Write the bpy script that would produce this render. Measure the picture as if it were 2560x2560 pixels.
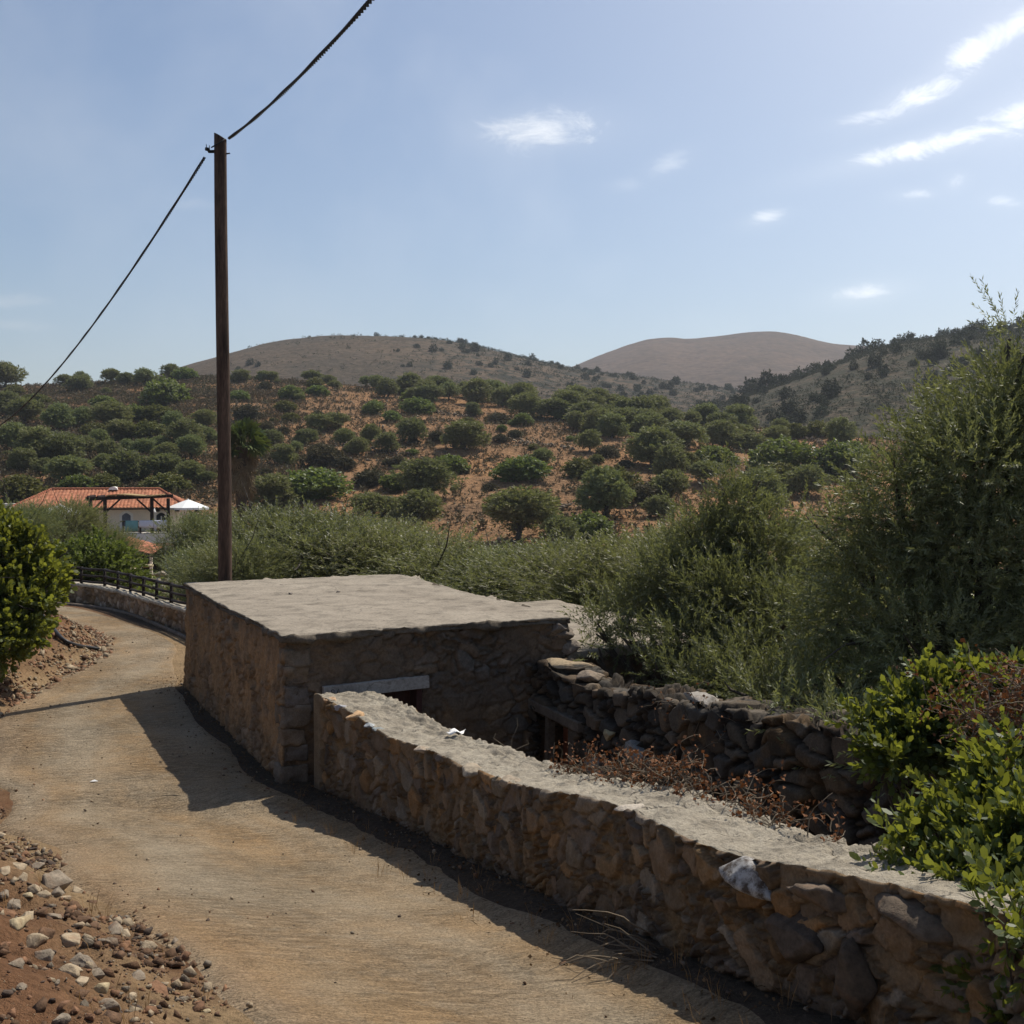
import bpy, bmesh, math, random
import numpy as np
from mathutils import Vector, Matrix

for o in list(bpy.data.objects):
    bpy.data.objects.remove(o)
SC = bpy.context.scene
COL = SC.collection
R = math.radians

# ------------------------------------------------------------------ camera
FPX = 2740.0            # focal length in pixels of the 2560 px photograph
PITCH = R(1.986)        # camera looks slightly down
cam_d = bpy.data.cameras.new("Camera")
cam = bpy.data.objects.new("Camera", cam_d)
COL.objects.link(cam)
cam_d.sensor_width = 36.0
cam_d.lens = 36.0 * FPX / 2560.0
cam_d.clip_start = 0.05
cam_d.clip_end = 20000
cam.location = (0, 0, 0)
cam.rotation_euler = (R(90) - PITCH, 0, 0)
SC.camera = cam

# ------------------------------------------------------------------ sun and sky
SUN_AZ, SUN_EL = R(41.0), R(55.0)      # azimuth from the view axis (+Y) towards +X
sun_d = bpy.data.lights.new("Sun", 'SUN')
sun_d.energy = 4.3
sun_d.angle = R(0.53)
sun_d.color = (1.0, 0.93, 0.82)
sun = bpy.data.objects.new("Sun", sun_d)
COL.objects.link(sun)
to_sun = Vector((math.sin(SUN_AZ) * math.cos(SUN_EL), math.cos(SUN_AZ) * math.cos(SUN_EL), math.sin(SUN_EL)))
sun.rotation_euler = to_sun.to_track_quat('Z', 'Y').to_euler()

SC.render.engine = 'CYCLES'
SC.cycles.use_denoising = True
SC.cycles.max_bounces = 6
SC.cycles.diffuse_bounces = 3
SC.cycles.glossy_bounces = 2
SC.cycles.transmission_bounces = 3
SC.cycles.transparent_max_bounces = 6
SC.cycles.volume_bounces = 0
SC.view_settings.view_transform = 'Standard'
SC.view_settings.look = 'None'
SC.view_settings.gamma = 1.0
SC.view_settings.use_curve_mapping = False
SC.view_settings.exposure = 0.25

world = bpy.data.worlds.new("World")
SC.world = world
world.use_nodes = True
SKY_STRENGTH = 0.092


class NT:
    """small helper round a node tree"""
    def __init__(self, tree):
        self.t = tree
        tree.nodes.clear()

    def n(self, typ, ins=None, **props):
        nd = self.t.nodes.new(typ)
        for k, v in props.items():
            setattr(nd, k, v)
        if ins:
            for k, v in ins.items():
                self.set(nd, k, v)
        return nd

    def set(self, nd, k, v):
        s = nd.inputs[k]
        if isinstance(v, bpy.types.NodeSocket):
            self.t.links.new(v, s)
        elif isinstance(v, bpy.types.Node):
            self.t.links.new(v.outputs[0], s)
        else:
            if hasattr(s, 'default_value') and not isinstance(v, (int, float)) and len(s.default_value) == 4 and len(v) == 3:
                v = (*v, 1.0)
            s.default_value = v

    def math(self, op, a, b=0.0, c=0.0, clamp=False):
        nd = self.n('ShaderNodeMath', operation=op, use_clamp=clamp)
        self.set(nd, 0, a); self.set(nd, 1, b)
        if op in ('MULTIPLY_ADD', 'COMPARE', 'SMOOTH_MIN', 'SMOOTH_MAX'):
            self.set(nd, 2, c)
        return nd.outputs[0]

    def mix(self, fac, a, b, blend='MIX'):
        nd = self.n('ShaderNodeMix', data_type='RGBA', blend_type=blend)
        self.set(nd, 0, fac); self.set(nd, 6, a); self.set(nd, 7, b)
        return nd.outputs[2]

    def ramp(self, fac, stops, interp='LINEAR'):
        nd = self.n('ShaderNodeValToRGB')
        cr = nd.color_ramp
        cr.interpolation = interp
        while len(cr.elements) > 1:
            cr.elements.remove(cr.elements[-1])
        for i, (p, c) in enumerate(stops):
            e = cr.elements[0] if i == 0 else cr.elements.new(p)
            e.position = p
            if isinstance(c, (int, float)):
                c = (c, c, c)
            e.color = (*c[:3], 1)
        self.set(nd, 0, fac)
        return nd.outputs[0]

    def noise(self, vec, scale, detail=4, rough=0.55, dist=0.0, dim='3D'):
        nd = self.n('ShaderNodeTexNoise', noise_dimensions=dim)
        if vec is not None:
            self.set(nd, 'Vector', vec)
        self.set(nd, 'Scale', scale); self.set(nd, 'Detail', detail)
        self.set(nd, 'Roughness', rough); self.set(nd, 'Distortion', dist)
        return nd.outputs[0]

    def mapr(self, v, a, b, c=0.0, d=1.0, interp='LINEAR'):
        nd = self.n('ShaderNodeMapRange', interpolation_type=interp)
        self.set(nd, 0, v); self.set(nd, 1, a); self.set(nd, 2, b); self.set(nd, 3, c); self.set(nd, 4, d)
        return nd.outputs[0]


# world: Nishita sky, and the broken fair-weather clouds as directions of the sky
w = NT(world.node_tree)
sky = w.n('ShaderNodeTexSky', sky_type='NISHITA', sun_disc=False)
sky.sun_elevation = SUN_EL
sky.sun_rotation = SUN_AZ
sky.altitude = 200
sky.air_density = 1.0
sky.dust_density = 1.4
sky.ozone_density = 1.7
tc = w.n('ShaderNodeTexCoord')
sep = w.n('ShaderNodeSeparateXYZ', {0: tc.outputs['Generated']})
X_, Y_, Z_ = sep.outputs
ysafe = w.math('MAXIMUM', Y_, 0.02)
U_ = w.math('DIVIDE', X_, ysafe)
T_ = w.math('DIVIDE', Z_, ysafe)
uv = w.n('ShaderNodeCombineXYZ', {0: U_, 1: T_, 2: 0.0}).outputs[0]


def cu(px): return (px * 1.325 - 1280) / FPX
def ct(py): return (1185 - py * 1.325) / FPX


# (x, y, half length, half height [1932-px units], tilt in degrees, strength, noise scale)
CLOUDS = [(1020, 255, 150, 50, 4, 0.85, 26), (1770, 275, 250, 26, 14, 1.0, 22), (1930, 225, 120, 42, 18, 1.1, 20),
          (1730, 185, 130, 30, 26, .95, 26), (1830, 105, 120, 34, 36, .9, 26), (1900, 60, 90, 30, 30, .8, 26), (1640, 225, 90, 16, 14, .6, 26),
          (1625, 556, 85, 24, 8, .85, 36), (1436, 418, 48, 18, 14, .6, 45), (1718, 372, 52, 13, 4, .5, 45),
          (1795, 350, 30, 20, 30, .45, 45), (1885, 385, 42, 16, -5, .45, 45), (1258, 314, 60, 24, 25, .33, 36),
          (30, 570, 100, 18, 0, .3, 30), (30, 615, 110, 16, -2, .24, 30), (370, 390, 60, 14, 0, .12, 30),
          (1180, 355, 60, 20, 5, .14, 36)]
uvs_ = w.n('ShaderNodeMapping', {'Vector': uv, 'Rotation': (0, 0, R(-22)), 'Scale': (.62, 1.35, 1)}).outputs[0]
n_big = w.noise(uvs_, 27.0, 10, 0.72, 0.8)
n_soft = w.noise(uv, 5.5, 4, 0.55, 0.2)
cloud = None
for (cx, cy, hl, hh, tilt, st, ns) in CLOUDS:
    k = 1.325 / FPX
    du = w.math('SUBTRACT', U_, cu(cx)); dt = w.math('SUBTRACT', T_, ct(cy))
    c_, s_ = math.cos(R(tilt)), math.sin(R(tilt))
    a = w.math('ADD', w.math('MULTIPLY', du, c_ / (hl * k)), w.math('MULTIPLY', dt, s_ / (hl * k)))
    b = w.math('ADD', w.math('MULTIPLY', du, -s_ / (hh * k)), w.math('MULTIPLY', dt, c_ / (hh * k)))
    d2 = w.math('ADD', w.math('MULTIPLY', a, a), w.math('MULTIPLY', b, b))
    g = w.math('POWER', 2.718, w.math('MULTIPLY', d2, -1.1))
    nn = w.mapr(w.math('ADD', n_big, w.math('MULTIPLY', g, 0.52)), 0.66, 1.26, 0, 1, 'SMOOTHSTEP')
    m = w.math('MULTIPLY', w.math('MULTIPLY', nn, w.mapr(g, 0.03, 0.4)), st)
    soft = w.math('MULTIPLY', g, 0.16 * st)
    m = w.math('MAXIMUM', m, soft)
    cloud = m if cloud is None else w.math('MAXIMUM', cloud, m)
veil = w.math('MULTIPLY', w.mapr(n_soft, 0.38, 0.78, 0, 0.18), w.mapr(T_, -0.02, 0.3, 0.5, 1.0))
gu = w.math('SUBTRACT', U_, 0.62); gt = w.math('SUBTRACT', T_, 0.62)
glow = w.math('MULTIPLY', w.math('POWER', 2.718, w.math('MULTIPLY', w.math('ADD', w.math('MULTIPLY', gu, gu), w.math('MULTIPLY', gt, gt)), -4.0)), 0.30)
cloud = w.math('ADD', cloud, w.math('MULTIPLY', w.math('SUBTRACT', 1.0, cloud), w.math('MAXIMUM', glow, veil)))
cloud = w.math('MULTIPLY', cloud, w.mapr(Y_, 0.05, 0.3))
sunside = w.mapr(U_, -0.5, 0.5, 0.75, 1.35)
cw = w.n('ShaderNodeVectorMath', {0: (9.6, 9.8, 10.1)}, operation='SCALE')
w.set(cw, 'Scale', sunside)
skyc = w.mix(cloud, sky.outputs[0], cw.outputs[0])
bg = w.n('ShaderNodeBackground', {'Color': skyc, 'Strength': SKY_STRENGTH})
wo = w.n('ShaderNodeOutputWorld', {'Surface': bg.outputs[0]})

# ------------------------------------------------------------------ pixel rays (1932-px view of the photograph)
def ray(x, y):
    """world direction with y component 1 for a point of the photograph (1932 px view)"""
    px, py = x * 1.325, y * 1.325
    u, v = (px - 1280) / FPX, (1280 - py) / FPX
    d = np.array([u, math.cos(PITCH) + v * math.sin(PITCH), -math.sin(PITCH) + v * math.cos(PITCH)])
    return d / d[1]


def at(x, y, depth):
    return ray(x, y) * depth


def at_z(x, y, z):
    r = ray(x, y)
    return r * (z / r[2])


# ------------------------------------------------------------------ numpy noise
def _h(ix, iy, iz, seed):
    h = (ix.astype(np.int64) * 374761393 + iy.astype(np.int64) * 668265263 + iz.astype(np.int64) * 1274126177 + seed * 974634777) & 0xFFFFFFFF
    h = ((h ^ (h >> 13)) * 1274126177) & 0xFFFFFFFF
    h = ((h ^ (h >> 16)) * 2246822519) & 0xFFFFFFFF
    h = h ^ (h >> 15)
    return (h & 0xFFFFFF) / float(0xFFFFFF)


def vnoise(p, seed=0):
    i = np.floor(p).astype(np.int64)
    f = p - i
    f = f * f * (3 - 2 * f)
    r = 0
    for dx in (0, 1):
        wx = f[:, 0] if dx else 1 - f[:, 0]
        for dy in (0, 1):
            wy = f[:, 1] if dy else 1 - f[:, 1]
            for dz in (0, 1):
                wz = f[:, 2] if dz else 1 - f[:, 2]
                r = r + wx * wy * wz * _h(i[:, 0] + dx, i[:, 1] + dy, i[:, 2] + dz, seed)
    return r


def fbm(p, octv=4, seed=0, gain=0.5):
    a, s, t = 1.0, 0.0, 0.0
    for o in range(octv):
        s = s + a * vnoise(p * (2.0 ** o) + 17.3 * o, seed + o)
        t += a
        a *= gain
    return s / t


def fbm2(x, y, sc, octv=4, seed=0):
    sh = np.shape(x)
    p = np.stack([np.ravel(x) * sc, np.ravel(y) * sc, np.zeros(np.size(x))], 1)
    return fbm(p, octv, seed).reshape(sh)


def voronoi(q, seed=0, jitter=0.9):
    i = np.floor(q).astype(np.int64)
    N = len(q)
    f1 = np.full(N, 9.0); f2 = np.full(N, 9.0)
    cid = np.zeros((N, 3), np.int64)
    for dx in (-1, 0, 1):
        for dy in (-1, 0, 1):
            for dz in (-1, 0, 1):
                cx, cy, cz = i[:, 0] + dx, i[:, 1] + dy, i[:, 2] + dz
                px = cx + 0.5 + (_h(cx, cy, cz, seed) - 0.5) * jitter
                py = cy + 0.5 + (_h(cx, cy, cz, seed + 1) - 0.5) * jitter
                pz = cz + 0.5 + (_h(cx, cy, cz, seed + 2) - 0.5) * jitter
                d = np.sqrt((px - q[:, 0]) ** 2 + (py - q[:, 1]) ** 2 + (pz - q[:, 2]) ** 2)
                c = d < f1
                f2 = np.where(c, f1, np.minimum(f2, d))
                f1 = np.where(c, d, f1)
                cid[c, 0] = cx[c]; cid[c, 1] = cy[c]; cid[c, 2] = cz[c]
    return f1, f2, cid


def sstep(a, b, x):
    t = np.clip((x - a) / (b - a), 0, 1)
    return t * t * (3 - 2 * t)


# ------------------------------------------------------------------ mesh helpers
def np_mesh(name, V, F, mats=(), midx=None, smooth=False, col=None, rnd=None, uvs=None):
    """V (n,3), F (m,k) -> mesh; col / rnd per vertex"""
    me = bpy.data.meshes.new(name)
    V = np.asarray(V, np.float32); F = np.asarray(F, np.int32)
    k = F.shape[1]
    me.vertices.add(len(V)); me.vertices.foreach_set('co', V.ravel())
    me.loops.add(F.size); me.loops.foreach_set('vertex_index', F.ravel())
    me.polygons.add(len(F))
    me.polygons.foreach_set('loop_start', np.arange(0, F.size, k, dtype=np.int32))
    me.polygons.foreach_set('loop_total', np.full(len(F), k, np.int32))
    if midx is not None:
        me.polygons.foreach_set('material_index', np.asarray(midx, np.int32))
    if smooth:
        me.polygons.foreach_set('use_smooth', np.ones(len(F), bool))
    if col is not None:
        a = me.attributes.new('Col', 'FLOAT_COLOR', 'POINT')
        c = np.ones((len(V), 4), np.float32); c[:, :col.shape[1]] = col
        a.data.foreach_set('color', c.ravel())
    if rnd is not None:
        a = me.attributes.new('rnd', 'FLOAT', 'POINT')
        a.data.foreach_set('value', np.asarray(rnd, np.float32))
    if uvs is not None:
        l = me.uv_layers.new(name='UVMap')
        l.data.foreach_set('uv', np.asarray(uvs, np.float32)[F.ravel()].ravel())
    for m in mats:
        me.materials.append(m)
    me.update(calc_edges=True)
    me.validate()
    return me


def link(name, me, parent=None):
    o = bpy.data.objects.new(name, me)
    COL.objects.link(o)
    if parent is not None:
        o.parent = parent
        top = parent
        off = Vector(parent.location)
        while top.parent is not None:
            top = top.parent
            off += Vector(top.location)
        # children are modelled in world coordinates; parts of things have unrotated parents
        o.location = -off if parent.parent is None else -Vector((0, 0, 0))
    return o


def tag(o, label, cat, group=None):
    o['label'] = label
    o['category'] = cat
    if group:
        o['group'] = group
    return o


def structure(name, me, kind='structure', label=None):
    o = link(name, me)
    o['kind'] = kind
    if label:
        o['label'] = label
    return o


def thing(name, label, cat, loc=(0, 0, 0), group=None):
    o = bpy.data.objects.new(name, None)
    o.empty_display_size = 0.2
    COL.objects.link(o)
    o.location = loc
    return tag(o, label, cat, group)


def copy_tree(root, loc, rz=0.0, sc=(1, 1, 1)):
    """copy a thing whose parts are modelled about its own origin"""
    r = root.copy(); COL.objects.link(r)
    r.location = loc; r.rotation_euler = (0, 0, rz); r.scale = sc
    for ch in root.children:
        c = ch.copy(); COL.objects.link(c); c.parent = r
    return r


class MB:
    """collects polygons for one mesh (world coordinates)"""
    def __init__(self):
        self.v, self.f, self.m = [], [], []

    def add(self, vs, fs, mi=0):
        b = len(self.v)
        self.v += [tuple(map(float, p)) for p in vs]
        self.f += [tuple(i + b for i in f) for f in fs]
        self.m += [mi] * len(fs)

    def box(self, c, half, ax=None, mi=0):
        """box with centre c, half sizes and axes (rows)"""
        ax = np.eye(3) if ax is None else np.asarray(ax, float)
        c = np.asarray(c, float)
        vs = [c + ax[0] * half[0] * sx + ax[1] * half[1] * sy + ax[2] * half[2] * sz for sx in (-1, 1) for sy in (-1, 1) for sz in (-1, 1)]
        self.add(vs, [(0, 1, 3, 2), (4, 6, 7, 5), (0, 4, 5, 1), (2, 3, 7, 6), (0, 2, 6, 4), (1, 5, 7, 3)], mi)

    def bar(self, a, b, w, h, up=(0, 0, 1), mi=0):
        a, b = np.asarray(a, float), np.asarray(b, float)
        d = b - a; L = np.linalg.norm(d); d = d / L
        s = np.cross(d, up); s /= np.linalg.norm(s)
        u = np.cross(s, d)
        self.box((a + b) / 2, (L / 2, w / 2, h / 2), (d, s, u), mi)

    def tube(self, pts, rad, n=8, mi=0, cap=True):
        pts = np.asarray(pts, float)
        if np.isscalar(rad): rad = [rad] * len(pts)
        t = np.gradient(pts, axis=0)
        t /= np.linalg.norm(t, axis=1)[:, None] + 1e-9
        ref = np.array([0, 0, 1.0]) if abs(t[0][2]) < 0.9 else np.array([1.0, 0, 0])
        vs, fs = [], []
        s = np.cross(t[0], ref); s /= np.linalg.norm(s)
        for i, p in enumerate(pts):
            s = s - t[i] * np.dot(s, t[i]); s /= np.linalg.norm(s)
            q = np.cross(t[i], s)
            for k in range(n):
                a = 2 * math.pi * k / n
                vs.append(p + rad[i] * (math.cos(a) * s + math.sin(a) * q))
        for i in range(len(pts) - 1):
            for k in range(n):
                k2 = (k + 1) % n
                fs.append((i * n + k, i * n + k2, (i + 1) * n + k2, (i + 1) * n + k))
        if cap:
            fs.append(tuple(range(n - 1, -1, -1)))
            fs.append(tuple((len(pts) - 1) * n + k for k in range(n)))
        self.add(vs, fs, mi)

    def mesh(self, name, mats, smooth=False):
        me = bpy.data.meshes.new(name)
        me.from_pydata(self.v, [], self.f)
        for m in (mats if isinstance(mats, (list, tuple)) else [mats]):
            me.materials.append(m)
        me.polygons.foreach_set('material_index', self.m)
        if smooth:
            me.polygons.foreach_set('use_smooth', [True] * len(self.f))
        me.update()
        return me

    def build(self, name, mats, parent=None, smooth=False):
        return link(name, self.mesh(name, mats, smooth), parent)

# ------------------------------------------------------------------ materials
def new_mat(name):
    m = bpy.data.materials.new(name)
    m.use_nodes = True
    return m, NT(m.node_tree)


def finish(t, bsdf, bump=None, strength=0.4, dist=0.02):
    if bump is not None:
        b = t.n('ShaderNodeBump', {'Height': bump, 'Strength': strength, 'Distance': dist})
        t.set(bsdf, 'Normal', b.outputs[0])
    t.n('ShaderNodeOutputMaterial', {'Surface': bsdf.outputs[0]})


def pos(t):
    return t.n('ShaderNodeNewGeometry').outputs['Position']


def attr(t, name, out='Color'):
    return t.n('ShaderNodeAttribute', attribute_name=name).outputs[out]


def mat_stone(name, rough=0.92, fine=55.0, bump=0.5, bdist=0.012, var=0.7):
    m, t = new_mat(name)
    P = pos(t)
    c = attr(t, 'Col')
    n1 = t.noise(P, fine, 5, 0.65)
    n2 = t.noise(P, 7.0, 4, 0.6)
    k = t.mix(1.0, c, t.ramp(n1, [(0.25, 1 - var * .55), (0.75, 1 + var * .4)]), 'MULTIPLY')
    k = t.mix(1.0, k, t.ramp(n2, [(0.3, 0.74), (0.7, 1.2)]), 'MULTIPLY')
    b = t.n('ShaderNodeBsdfPrincipled', {'Base Color': k, 'Roughness': rough, 'Specular IOR Level': 0.2})
    h = t.math('ADD', n1, t.math('MULTIPLY', t.noise(P, 180.0, 3), 0.4))
    finish(t, b, h, bump, bdist)
    return m


M = {}
M['stone'] = mat_stone('rubble_stone')
M['render'] = mat_stone('earth_render', fine=35.0, bump=0.6, bdist=0.015)


def mat_concrete(name, c1, c2, speck, sc=1.0, bump=0.5, bd=0.01):
    m, t = new_mat(name)
    P = pos(t)
    n1 = t.noise(P, 1.3 * sc, 6, 0.6)
    n2 = t.noise(P, 28 * sc, 4, 0.7)
    n3 = t.noise(P, 95 * sc, 2, 0.6)
    c = t.mix(t.mapr(n1, 0.3, 0.7), c1, c2)
    c = t.mix(1.0, c, t.ramp(n2, [(0.28, 0.62), (0.5, 1.0), (0.75, 1.25)]), 'MULTIPLY')
    c = t.mix(t.mapr(n3, 0.66, 0.72), c, speck)
    st = t.noise(P, 2.6 * sc, 9, 0.7, 0.4)
    c = t.mix(1.0, c, t.ramp(st, [(0.34, 0.62), (0.5, 1.0), (0.7, 1.12)]), 'MULTIPLY')
    vo = t.n('ShaderNodeTexVoronoi', {'Vector': t.n('ShaderNodeVectorMath', {0: P, 1: t.n('ShaderNodeTexNoise', {'Vector': P, 'Scale': 1.6, 'Detail': 5.0}).outputs[1]}, operation='ADD').outputs[0], 'Scale': .55}, feature='DISTANCE_TO_EDGE')
    ck = t.math('MULTIPLY', t.mapr(vo.outputs[0], 0.0, 0.008, 1, 0), t.mapr(n1, .42, .56))
    c = t.mix(t.math('MULTIPLY', ck, .7), c, (.08, .065, .05))
    b = t.n('ShaderNodeBsdfPrincipled', {'Base Color': c, 'Roughness': 0.95, 'Specular IOR Level': 0.15})
    finish(t, b, t.math('SUBTRACT', t.math('ADD', n2, t.math('MULTIPLY', n3, 0.6)), ck), bump, bd)
    return m


M['roof_slab'] = mat_concrete('weathered_cement', (.235, .20, .155), (.30, .26, .205), (.44, .40, .34))
M['wall_cap'] = mat_concrete('rough_cap', (.30, .26, .20), (.37, .33, .26), (.55, .50, .42), 1.4, 0.9, 0.02)
M['lintel'] = mat_concrete('grey_lintel', (.30, .28, .25), (.36, .34, .31), (.4, .38, .35), 1.0, 0.2, 0.004)


def mat_plain(name, col, rough=0.8, var=0.25, sc=6.0, bump=0.2, spec=0.3, metal=0.0, bd=0.01, stretch=None):
    m, t = new_mat(name)
    P = pos(t)
    if stretch:
        mp = t.n('ShaderNodeMapping', {'Vector': P, 'Scale': stretch})
        P = mp.outputs[0]
    n = t.noise(P, sc, 5, 0.6)
    n2 = t.noise(P, sc * 7, 3, 0.6)
    c = t.mix(1.0, col, t.ramp(n, [(0.25, 1 - var), (0.75, 1 + var)]), 'MULTIPLY')
    c = t.mix(1.0, c, t.ramp(n2, [(0.3, 1 - var * .5), (0.7, 1 + var * .5)]), 'MULTIPLY')
    b = t.n('ShaderNodeBsdfPrincipled', {'Base Color': c, 'Roughness': rough, 'Specular IOR Level': spec, 'Metallic': metal})
    finish(t, b, t.math('ADD', n, n2), bump, bd)
    return m


M['pole'] = mat_plain('creosoted_pole', (.078, .049, .035), 0.85, 0.85, 3.0, 0.5, 0.2, stretch=(3, 3, 0.35))
M['fence_wood'] = mat_plain('dark_stained_timber', (.022, .013, .011), 0.7, 0.3, 6.0)
M['old_wood'] = mat_plain('grey_old_timber', (.13, .105, .08), 0.9, 0.45, 9.0, 0.6)
M['door_wood'] = mat_plain('dark_red_door_paint', (.055, .022, .017), 0.7, 0.35, 12.0)
M['dark'] = mat_plain('dark_interior', (.012, .01, .009), 0.95, 0.2)
M['cable'] = mat_plain('black_cable_sheath', (.010, .010, .012), 0.55, 0.15, 10)
M['steel'] = mat_plain('galvanised_steel', (.12, .12, .12), 0.5, 0.2, 20, metal=0.7)
M['pipe'] = mat_plain('black_plastic_pipe', (.02, .02, .02), 0.45, 0.2, 8)
M['plaster'] = mat_plain('cream_plaster', (.78, .68, .55), 0.9, 0.08, 2.0, 0.1)
M['white'] = mat_plain('white_plaster', (.80, .77, .72), 0.9, 0.10, 3.0, 0.1)
M['slab_paint'] = mat_plain('grey_white_slab', (.68, .65, .60), 0.9, 0.15, 2.0, 0.1)
M['glass'] = mat_plain('dark_window_glass', (.03, .035, .045), 0.15, 0.1, 3.0, 0.0, 0.5)
M['shutter'] = mat_plain('grey_blue_shutter', (.12, .14, .18), 0.6, 0.15, 9.0)
M['canvas'] = mat_plain('white_canvas', (.80, .80, .79), 0.85, 0.03, 3.0, 0.05)
M['towel_teal'] = mat_plain('teal_towel', (.18, .36, .36), 0.95, 0.1, 5.0)
M['towel_white'] = mat_plain('white_towel', (.66, .66, .74), 0.95, 0.06, 5.0)
M['bamboo'] = mat_plain('dry_reed_mat', (.34, .24, .11), 0.85, 0.35, 14.0, stretch=(1, 4, 4))
M['clay'] = mat_plain('clay_red', (.33, .12, .065), 0.85, 0.3, 4.0)
M['paper'] = mat_plain('white_paper_scrap', (.8, .79, .76), 0.8, 0.05, 20.0)
M['bark'] = mat_plain('olive_bark', (.085, .070, .055), 0.95, 0.5, 12.0, 0.8, stretch=(2, 2, .6))
M['twig'] = mat_plain('pale_twig', (.16, .125, .085), 0.9, 0.3, 20.0)
M['palmfibre'] = mat_plain('dead_palm_skirt', (.058, .046, .034), 0.95, 0.5, 8.0, 0.7, stretch=(5, 5, .6))
M['deadfrond'] = mat_plain('dead_frond_straw', (.17, .125, .068), 0.9, 0.4, 8.0)
M['brick'] = mat_plain('red_brick_paint', (.22, .08, .05), 0.9, 0.2, 6.0)
M['painted_stone'] = None

# white limewashed stone with the paint flaking off
m, t = new_mat('flaking_whitewash')
P = pos(t)
n = t.noise(P, 14, 7, 0.7)
c = t.mix(t.mapr(n, 0.40, 0.58), (.085, .065, .05), (.42, .41, .39))
b = t.n('ShaderNodeBsdfPrincipled', {'Base Color': c, 'Roughness': 0.9, 'Specular IOR Level': .2})
finish(t, b, n, 0.5, 0.01)
M['painted_stone'] = m

# roof tiles: clay with paler worn edges, tile courses come from the mesh
m, t = new_mat('clay_roof_tile')
P = pos(t)
n = t.noise(P, 3.0, 5, 0.6)
n2 = t.noise(P, 14.0, 2, 0.6)
c = t.mix(t.mapr(n, 0.3, 0.7), (.30, .105, .055), (.40, .17, .095))
c = t.mix(t.mapr(n2, 0.55, 0.7), c, (.46, .25, .15))
c = t.mix(1.0, c, attr(t, 'Col'), 'MULTIPLY')
b = t.n('ShaderNodeBsdfPrincipled', {'Base Color': c, 'Roughness': 0.85, 'Specular IOR Level': .2})
finish(t, b, n2, 0.2)
M['tile'] = m

# loose rocks: colour per stone
m, t = new_mat('loose_rock')
P = pos(t)
n = t.noise(P, 26, 6, 0.65)
n2 = t.noise(P, 110, 3, 0.6)
c = t.mix(1.0, attr(t, 'Col'), t.ramp(n, [(0.28, 0.55), (0.55, 1.0), (0.78, 1.3)]), 'MULTIPLY')
c = t.mix(t.mapr(t.noise(P, 9, 3), .55, .75, 0, .45), c, (.26, .14, .075))
b = t.n('ShaderNodeBsdfPrincipled', {'Base Color': c, 'Roughness': 0.92, 'Specular IOR Level': .2})
finish(t, b, t.math('ADD', n, t.math('MULTIPLY', n2, .5)), 0.7, 0.012)
M['rock'] = m

# near ground: colour of the soil by place, fine grit everywhere
m, t = new_mat('earth')
P = pos(t)
n1 = t.noise(P, 2.2, 6, 0.62)
n2 = t.noise(P, 24, 5, 0.68)
n3 = t.noise(P, 120, 3, 0.6)
c = t.mix(1.0, attr(t, 'Col'), t.ramp(n1, [(0.3, 0.75), (0.7, 1.25)]), 'MULTIPLY')
c = t.mix(1.0, c, t.ramp(n2, [(0.3, 0.55), (0.5, 1.0), (0.75, 1.35)]), 'MULTIPLY')
c = t.mix(t.mapr(n3, 0.66, 0.70), c, (.38, .30, .2))
b = t.n('ShaderNodeBsdfPrincipled', {'Base Color': c, 'Roughness': 0.97, 'Specular IOR Level': .1})
finish(t, b, t.math('ADD', t.math('MULTIPLY', n2, 1.4), n3), 0.9, 0.03)
M['earth'] = m

# road: brushed concrete under tan dust; u across, v along the road (metres)
m, t = new_mat('dusty_concrete_road')
P = pos(t)
uvn = t.n('ShaderNodeUVMap', uv_map='UVMap').outputs[0]
us = t.n('ShaderNodeSeparateXYZ', {0: uvn})
wv = t.n('ShaderNodeCombineXYZ', {0: t.math('MULTIPLY', us.outputs[0], 0.40), 1: t.math('MULTIPLY', us.outputs[1], 1.0), 2: 0.0}).outputs[0]
nd_ = t.noise(wv, 1.1, 3, 0.5)
wvd = t.n('ShaderNodeVectorMath', {0: wv}, operation='ADD')
off = t.n('ShaderNodeCombineXYZ', {0: 0.0, 1: t.math('MULTIPLY', nd_, 0.10), 2: 0.0}).outputs[0]
t.set(wvd, 1, off)
groove = t.noise(wvd.outputs[0], 13.0, 4, 0.7)
n1 = t.noise(P, 0.55, 6, 0.62)
n2 = t.noise(P, 5.0, 5, 0.65)
n3 = t.noise(P, 48, 5, 0.75)
n4 = t.noise(P, 150, 2, 0.5)
track = t.mapr(t.noise(t.n('ShaderNodeCombineXYZ', {0: t.math('MULTIPLY', us.outputs[0], 1.3), 1: t.math('MULTIPLY', us.outputs[1], 0.12), 2: 0.0}).outputs[0], 1.0, 3, 0.5), .4, .65)
dust = t.mapr(n1, 0.34, 0.66, 0, 1, 'SMOOTHSTEP')
c = t.mix(dust, (.29, .225, .145), (.335, .225, .12))
c = t.mix(t.mapr(n2, 0.5, 0.72, 0, .55), c, (.24, .20, .145))
c = t.mix(t.math('MULTIPLY', attr(t, 'rnd', 'Fac'), t.mapr(n2, .3, .6, .1, .65)), c, (.30, .18, .09))
c = t.mix(t.math('MULTIPLY', track, .75), c, (.335, .28, .20))
gs = t.mapr(t.noise(P, 0.8, 3), 0.35, 0.6, 0.35, 1.0)
gk = t.math('MULTIPLY', t.mapr(groove, 0.36, 0.64), gs)
c = t.mix(gk, c, t.mix(1.0, c, (.56, .54, .52), 'MULTIPLY'))
c = t.mix(1.0, c, t.ramp(n3, [(0.3, 0.42), (0.5, 1.0), (0.72, 1.45)]), 'MULTIPLY')
c = t.mix(t.mapr(n4, 0.68, 0.71), c, (.5, .42, .31))
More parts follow.
